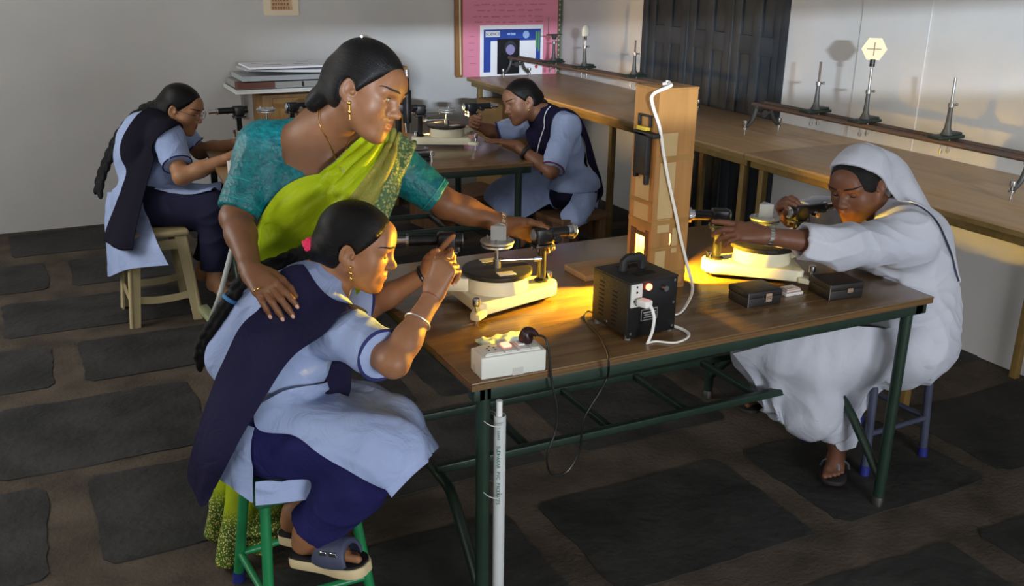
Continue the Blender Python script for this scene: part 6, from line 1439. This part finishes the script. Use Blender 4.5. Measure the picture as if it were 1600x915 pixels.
# ================================================================== the girl with the long braid
def girl_far():
    H = Head(P(283, 170, 5.00), .92 * CR + .34 * CD + .02 * CF, .34 * CR - .88 * CD - .31 * CF, 1.03)
    skin = skin_mat('skin_light_brown', (154, 110, 78), (150, 86, 74)); q0 = PSC; t = thing('person', 'girl with glasses and a long black braid seated on the beige plastic stool', 'person', (q0[0], q0[1], 0))
    neck = P(250, 192, 5.02); chest = P(236, 238, 5.02); pel = P(232, 326, 4.98)
    sR, eR, wR = P(262, 216, 4.86), P(284, 276, 4.78), P(362, 245, 4.78); sL, eL, wL = P(282, 206, 5.20), P(312, 236, 5.24), P(368, 224, 5.14)
    kR, aR = P(338, 326, 4.82), P(336, 436, 4.86); kL, aL = P(352, 316, 5.06), P(318, 420, 5.10)
    S = Sdf(); H.skull(S); S.cone(H(0, -.018, -.05), neck, .05, .055, .03); S.cone(neck, chest, .055, .085, .05); S.cone(chest, pel, .085, .10, .05); S.cone(sL, neck, .045, .045, .04); S.cone(sR, neck, .045, .045, .04)
    for s_, e, w in ((sR, eR, wR), (sL, eL, wL)): S.cone(s_, e, .046, .042, .03); S.cone(e, e + (w - e) * .4, .042, .039, .02); S.cone(e + (w - e) * .35, w, .039, .025, .02)
    hand(S, wR, P(379, 238, 4.80) - wR, CF * .6 + CD * .5, -CD, [.5, .6, .7, .7], thumb=(.4, .4), sc=1.); hand(S, wL, P(386, 220, 5.12) - wL, CD, -CF, [.4, .4, .4, .4], thumb=(.4, .3), sc=1.)
    S.cone(aR, aR + (kR - aR) * .3, .036, .046, .02); S.cone(aL, aL + (kL - aL) * .3, .036, .046, .02); foot(S, aR, V([.35, -.9, -.1]), V([0, 0, 1]), -CR, 1.); foot(S, aL, V([.6, -.75, 0]), V([0, 0, 1]), -CR, 1.)
    body = solid('body', S, skin, t, h=.0065, fine=[fine_box(H.c + H.f * .02, .145, .003), fine_box(P(378, 239, 4.79), .08, .0032), fine_box(P(384, 221, 5.12), .08, .0034)], attr=lip_attr(H)); H.eyes(body, lid=.6, look=(0, -.2), skin=skin)
    def ex(Q): Q.ell(H(0, -.09, -.01), V((.05, .045, .05)), H.R, .03); Q.ell(H(0, -.01, .05), V((.076, .09, .07)), H.R, .02)
    hair = cap_hair(H, body, m_hair, extra=ex, h=.0045); braid('braid', [H(0, -.12, -.03), P(226, 172, 5.10), P(205, 190, 5.12), P(187, 212, 5.12), P(175, 235, 5.12), P(165, 258, 5.10), P(157, 280, 5.08), P(153, 306, 5.06)], .036, .026, m_hair, hair, step=.55)
    gm = mat('glasses_frame', (150, 140, 140), .25, .9); mb = MB()
    for q in (-1, 1): mb.torus(H(q * .031, .108, .000), H.f, .021, .0013, 28, 6, u=H.u, squash=1.1); mb.tube([H(q * .052, .105, .004), H(q * .070, .07, .006), H(q * .078, .0, .006)], .0012, 6)
    mb.tube([H(-.010, .110, .003), H(0, .113, .006), H(.010, .110, .003)], .0012, 6); obj('glasses', mb, gm, body, world=True)
    lat = unit(sR - sL); up = unit(neck - pel); fw = unit(np.cross(lat, up)); Rt = np.stack([lat, fw, up], 1); K = Sdf()
    K.ell(P(226, 245, 5.04), (.165, .15, .22), Rt, .06); K.ell(P(252, 288, 5.00), (.13, .11, .13), Rt, .05); K.ell(P(226, 318, 5.01), (.165, .155, .14), Rt, .06); K.cone(sL, neck, .066, .056, .05); K.cone(sR, neck, .068, .056, .05)
    hR, hL = sR + (eR - sR) * .70, sL + (eL - sL) * .75; K.cone(sR, hR, .078, .072, .04, cut='b'); K.cone(sL, hL, .066, .062, .04, cut='b'); K.ell(H(0, .02, -.115), (.055, .055, .042), None, .01, 's'); Kp = K.copy(); sb_ = V([q0[0], q0[1], .378]); K.box(sb_, (.151, .151, .091), Matrix.Rotation(PSR, 3, 'Z'), .01, .01, 's')
    tun = solid('tunic', K, m_blue, t, h=.006, it=2, disp=folds(51, .004, 34, up)); 
    for a_, b_, r_ in ((sR, hR, .071), (sL, hL, .061)): d = unit(b_ - a_); obj('sleeve_trim', MB().torus(b_ - d * .004, d, r_, .004, 40, 8), m_hem, tun, world=True)
    L = Sdf()
    for h_, k_, a_ in ((P(230, 335, 4.86), kR, aR), (P(236, 322, 5.10), kL, aL)): L.cone(h_, k_, .115, .088, .05); L.cone(k_, a_ + (k_ - a_) * .12, .084, .072, .04, cut='b')
    L.ell(pel, (.175, .15, .12), Rt, .05); L.box(sb_, (.151, .151, .091), Matrix.Rotation(PSR, 3, 'Z'), .01, .01, 's'); Lb = L.copy(); Lb.ops += Kp.ops
    solid('trousers', L, mat('black_navy_trousers', (30, 30, 52), .85, spec=.15), t, h=.007, it=2, disp=folds(53, .005, 30, CR))
    C = [[P(222, 300, 4.82), P(186, 300, 4.92), P(168, 300, 5.06), P(175, 300, 5.2)], [P(232, 340, 4.74), P(190, 340, 4.82), P(165, 335, 5.0), P(172, 335, 5.2)], [P(246, 378, 4.60), P(196, 385, 4.66), P(167, 385, 4.96), P(174, 380, 5.2)], [P(264, 414, 4.56), P(204, 420, 4.62), P(170, 432, 4.92), P(178, 420, 5.2)]]
    cloth('tunic_back_panel', C, 9, 10, m_blue, tun, thick=.004, body=Lb, gap=.007, fold=folds(55, .004, 26, V([0, 0, 1])))
    C = [[P(240, 300, 4.82), P(262, 288, 4.90), P(285, 285, 5.05)], [P(268, 302, 4.78), P(290, 298, 4.88), P(318, 292, 5.05)], [P(300, 304, 4.76), P(322, 300, 4.86), P(344, 294, 5.06)], [P(332, 304, 4.77), P(340, 302, 4.86), P(350, 298, 5.06)]]
    cloth('tunic_front_panel', C, 9, 10, m_blue, tun, thick=.004, body=Lb, gap=.007, it=1, fold=folds(56, .004, 30))
    C = [[P(262, 178, 4.94), P(272, 196, 4.86), P(280, 205, 4.92)], [P(236, 178, 4.97), P(258, 205, 4.82), P(266, 210, 4.84)], [P(218, 208, 4.95), P(234, 226, 4.84), P(248, 234, 4.82)], [P(203, 250, 4.94), P(220, 255, 4.84), P(238, 260, 4.81)], [P(188, 300, 4.76), P(208, 302, 4.72), P(226, 305, 4.70)], [P(168, 350, 4.70), P(190, 352, 4.62), P(214, 352, 4.60)], [P(163, 372, 4.66), P(186, 382, 4.56), P(209, 384, 4.55)], [P(168, 378, 4.66), P(188, 391, 4.56), P(208, 391, 4.55)]]
    cloth('black_sash', C, 8, 10, mat('black_sash_cotton', (27, 25, 36), .9, spec=.1), t, thick=.005, body=Kp, gap=.012, it=2, fold=folds(57, .003, 24), label='black sash')
    mb = solo('pink_pen', MB().cyl(P(384, 234, 4.76), P(397, 224, 4.80), .005, seg=10), mat('pen_pink', (226, 70, 84), .4), 'pink pen in the hand of the girl with the long braid', 'pen')
girl_far()
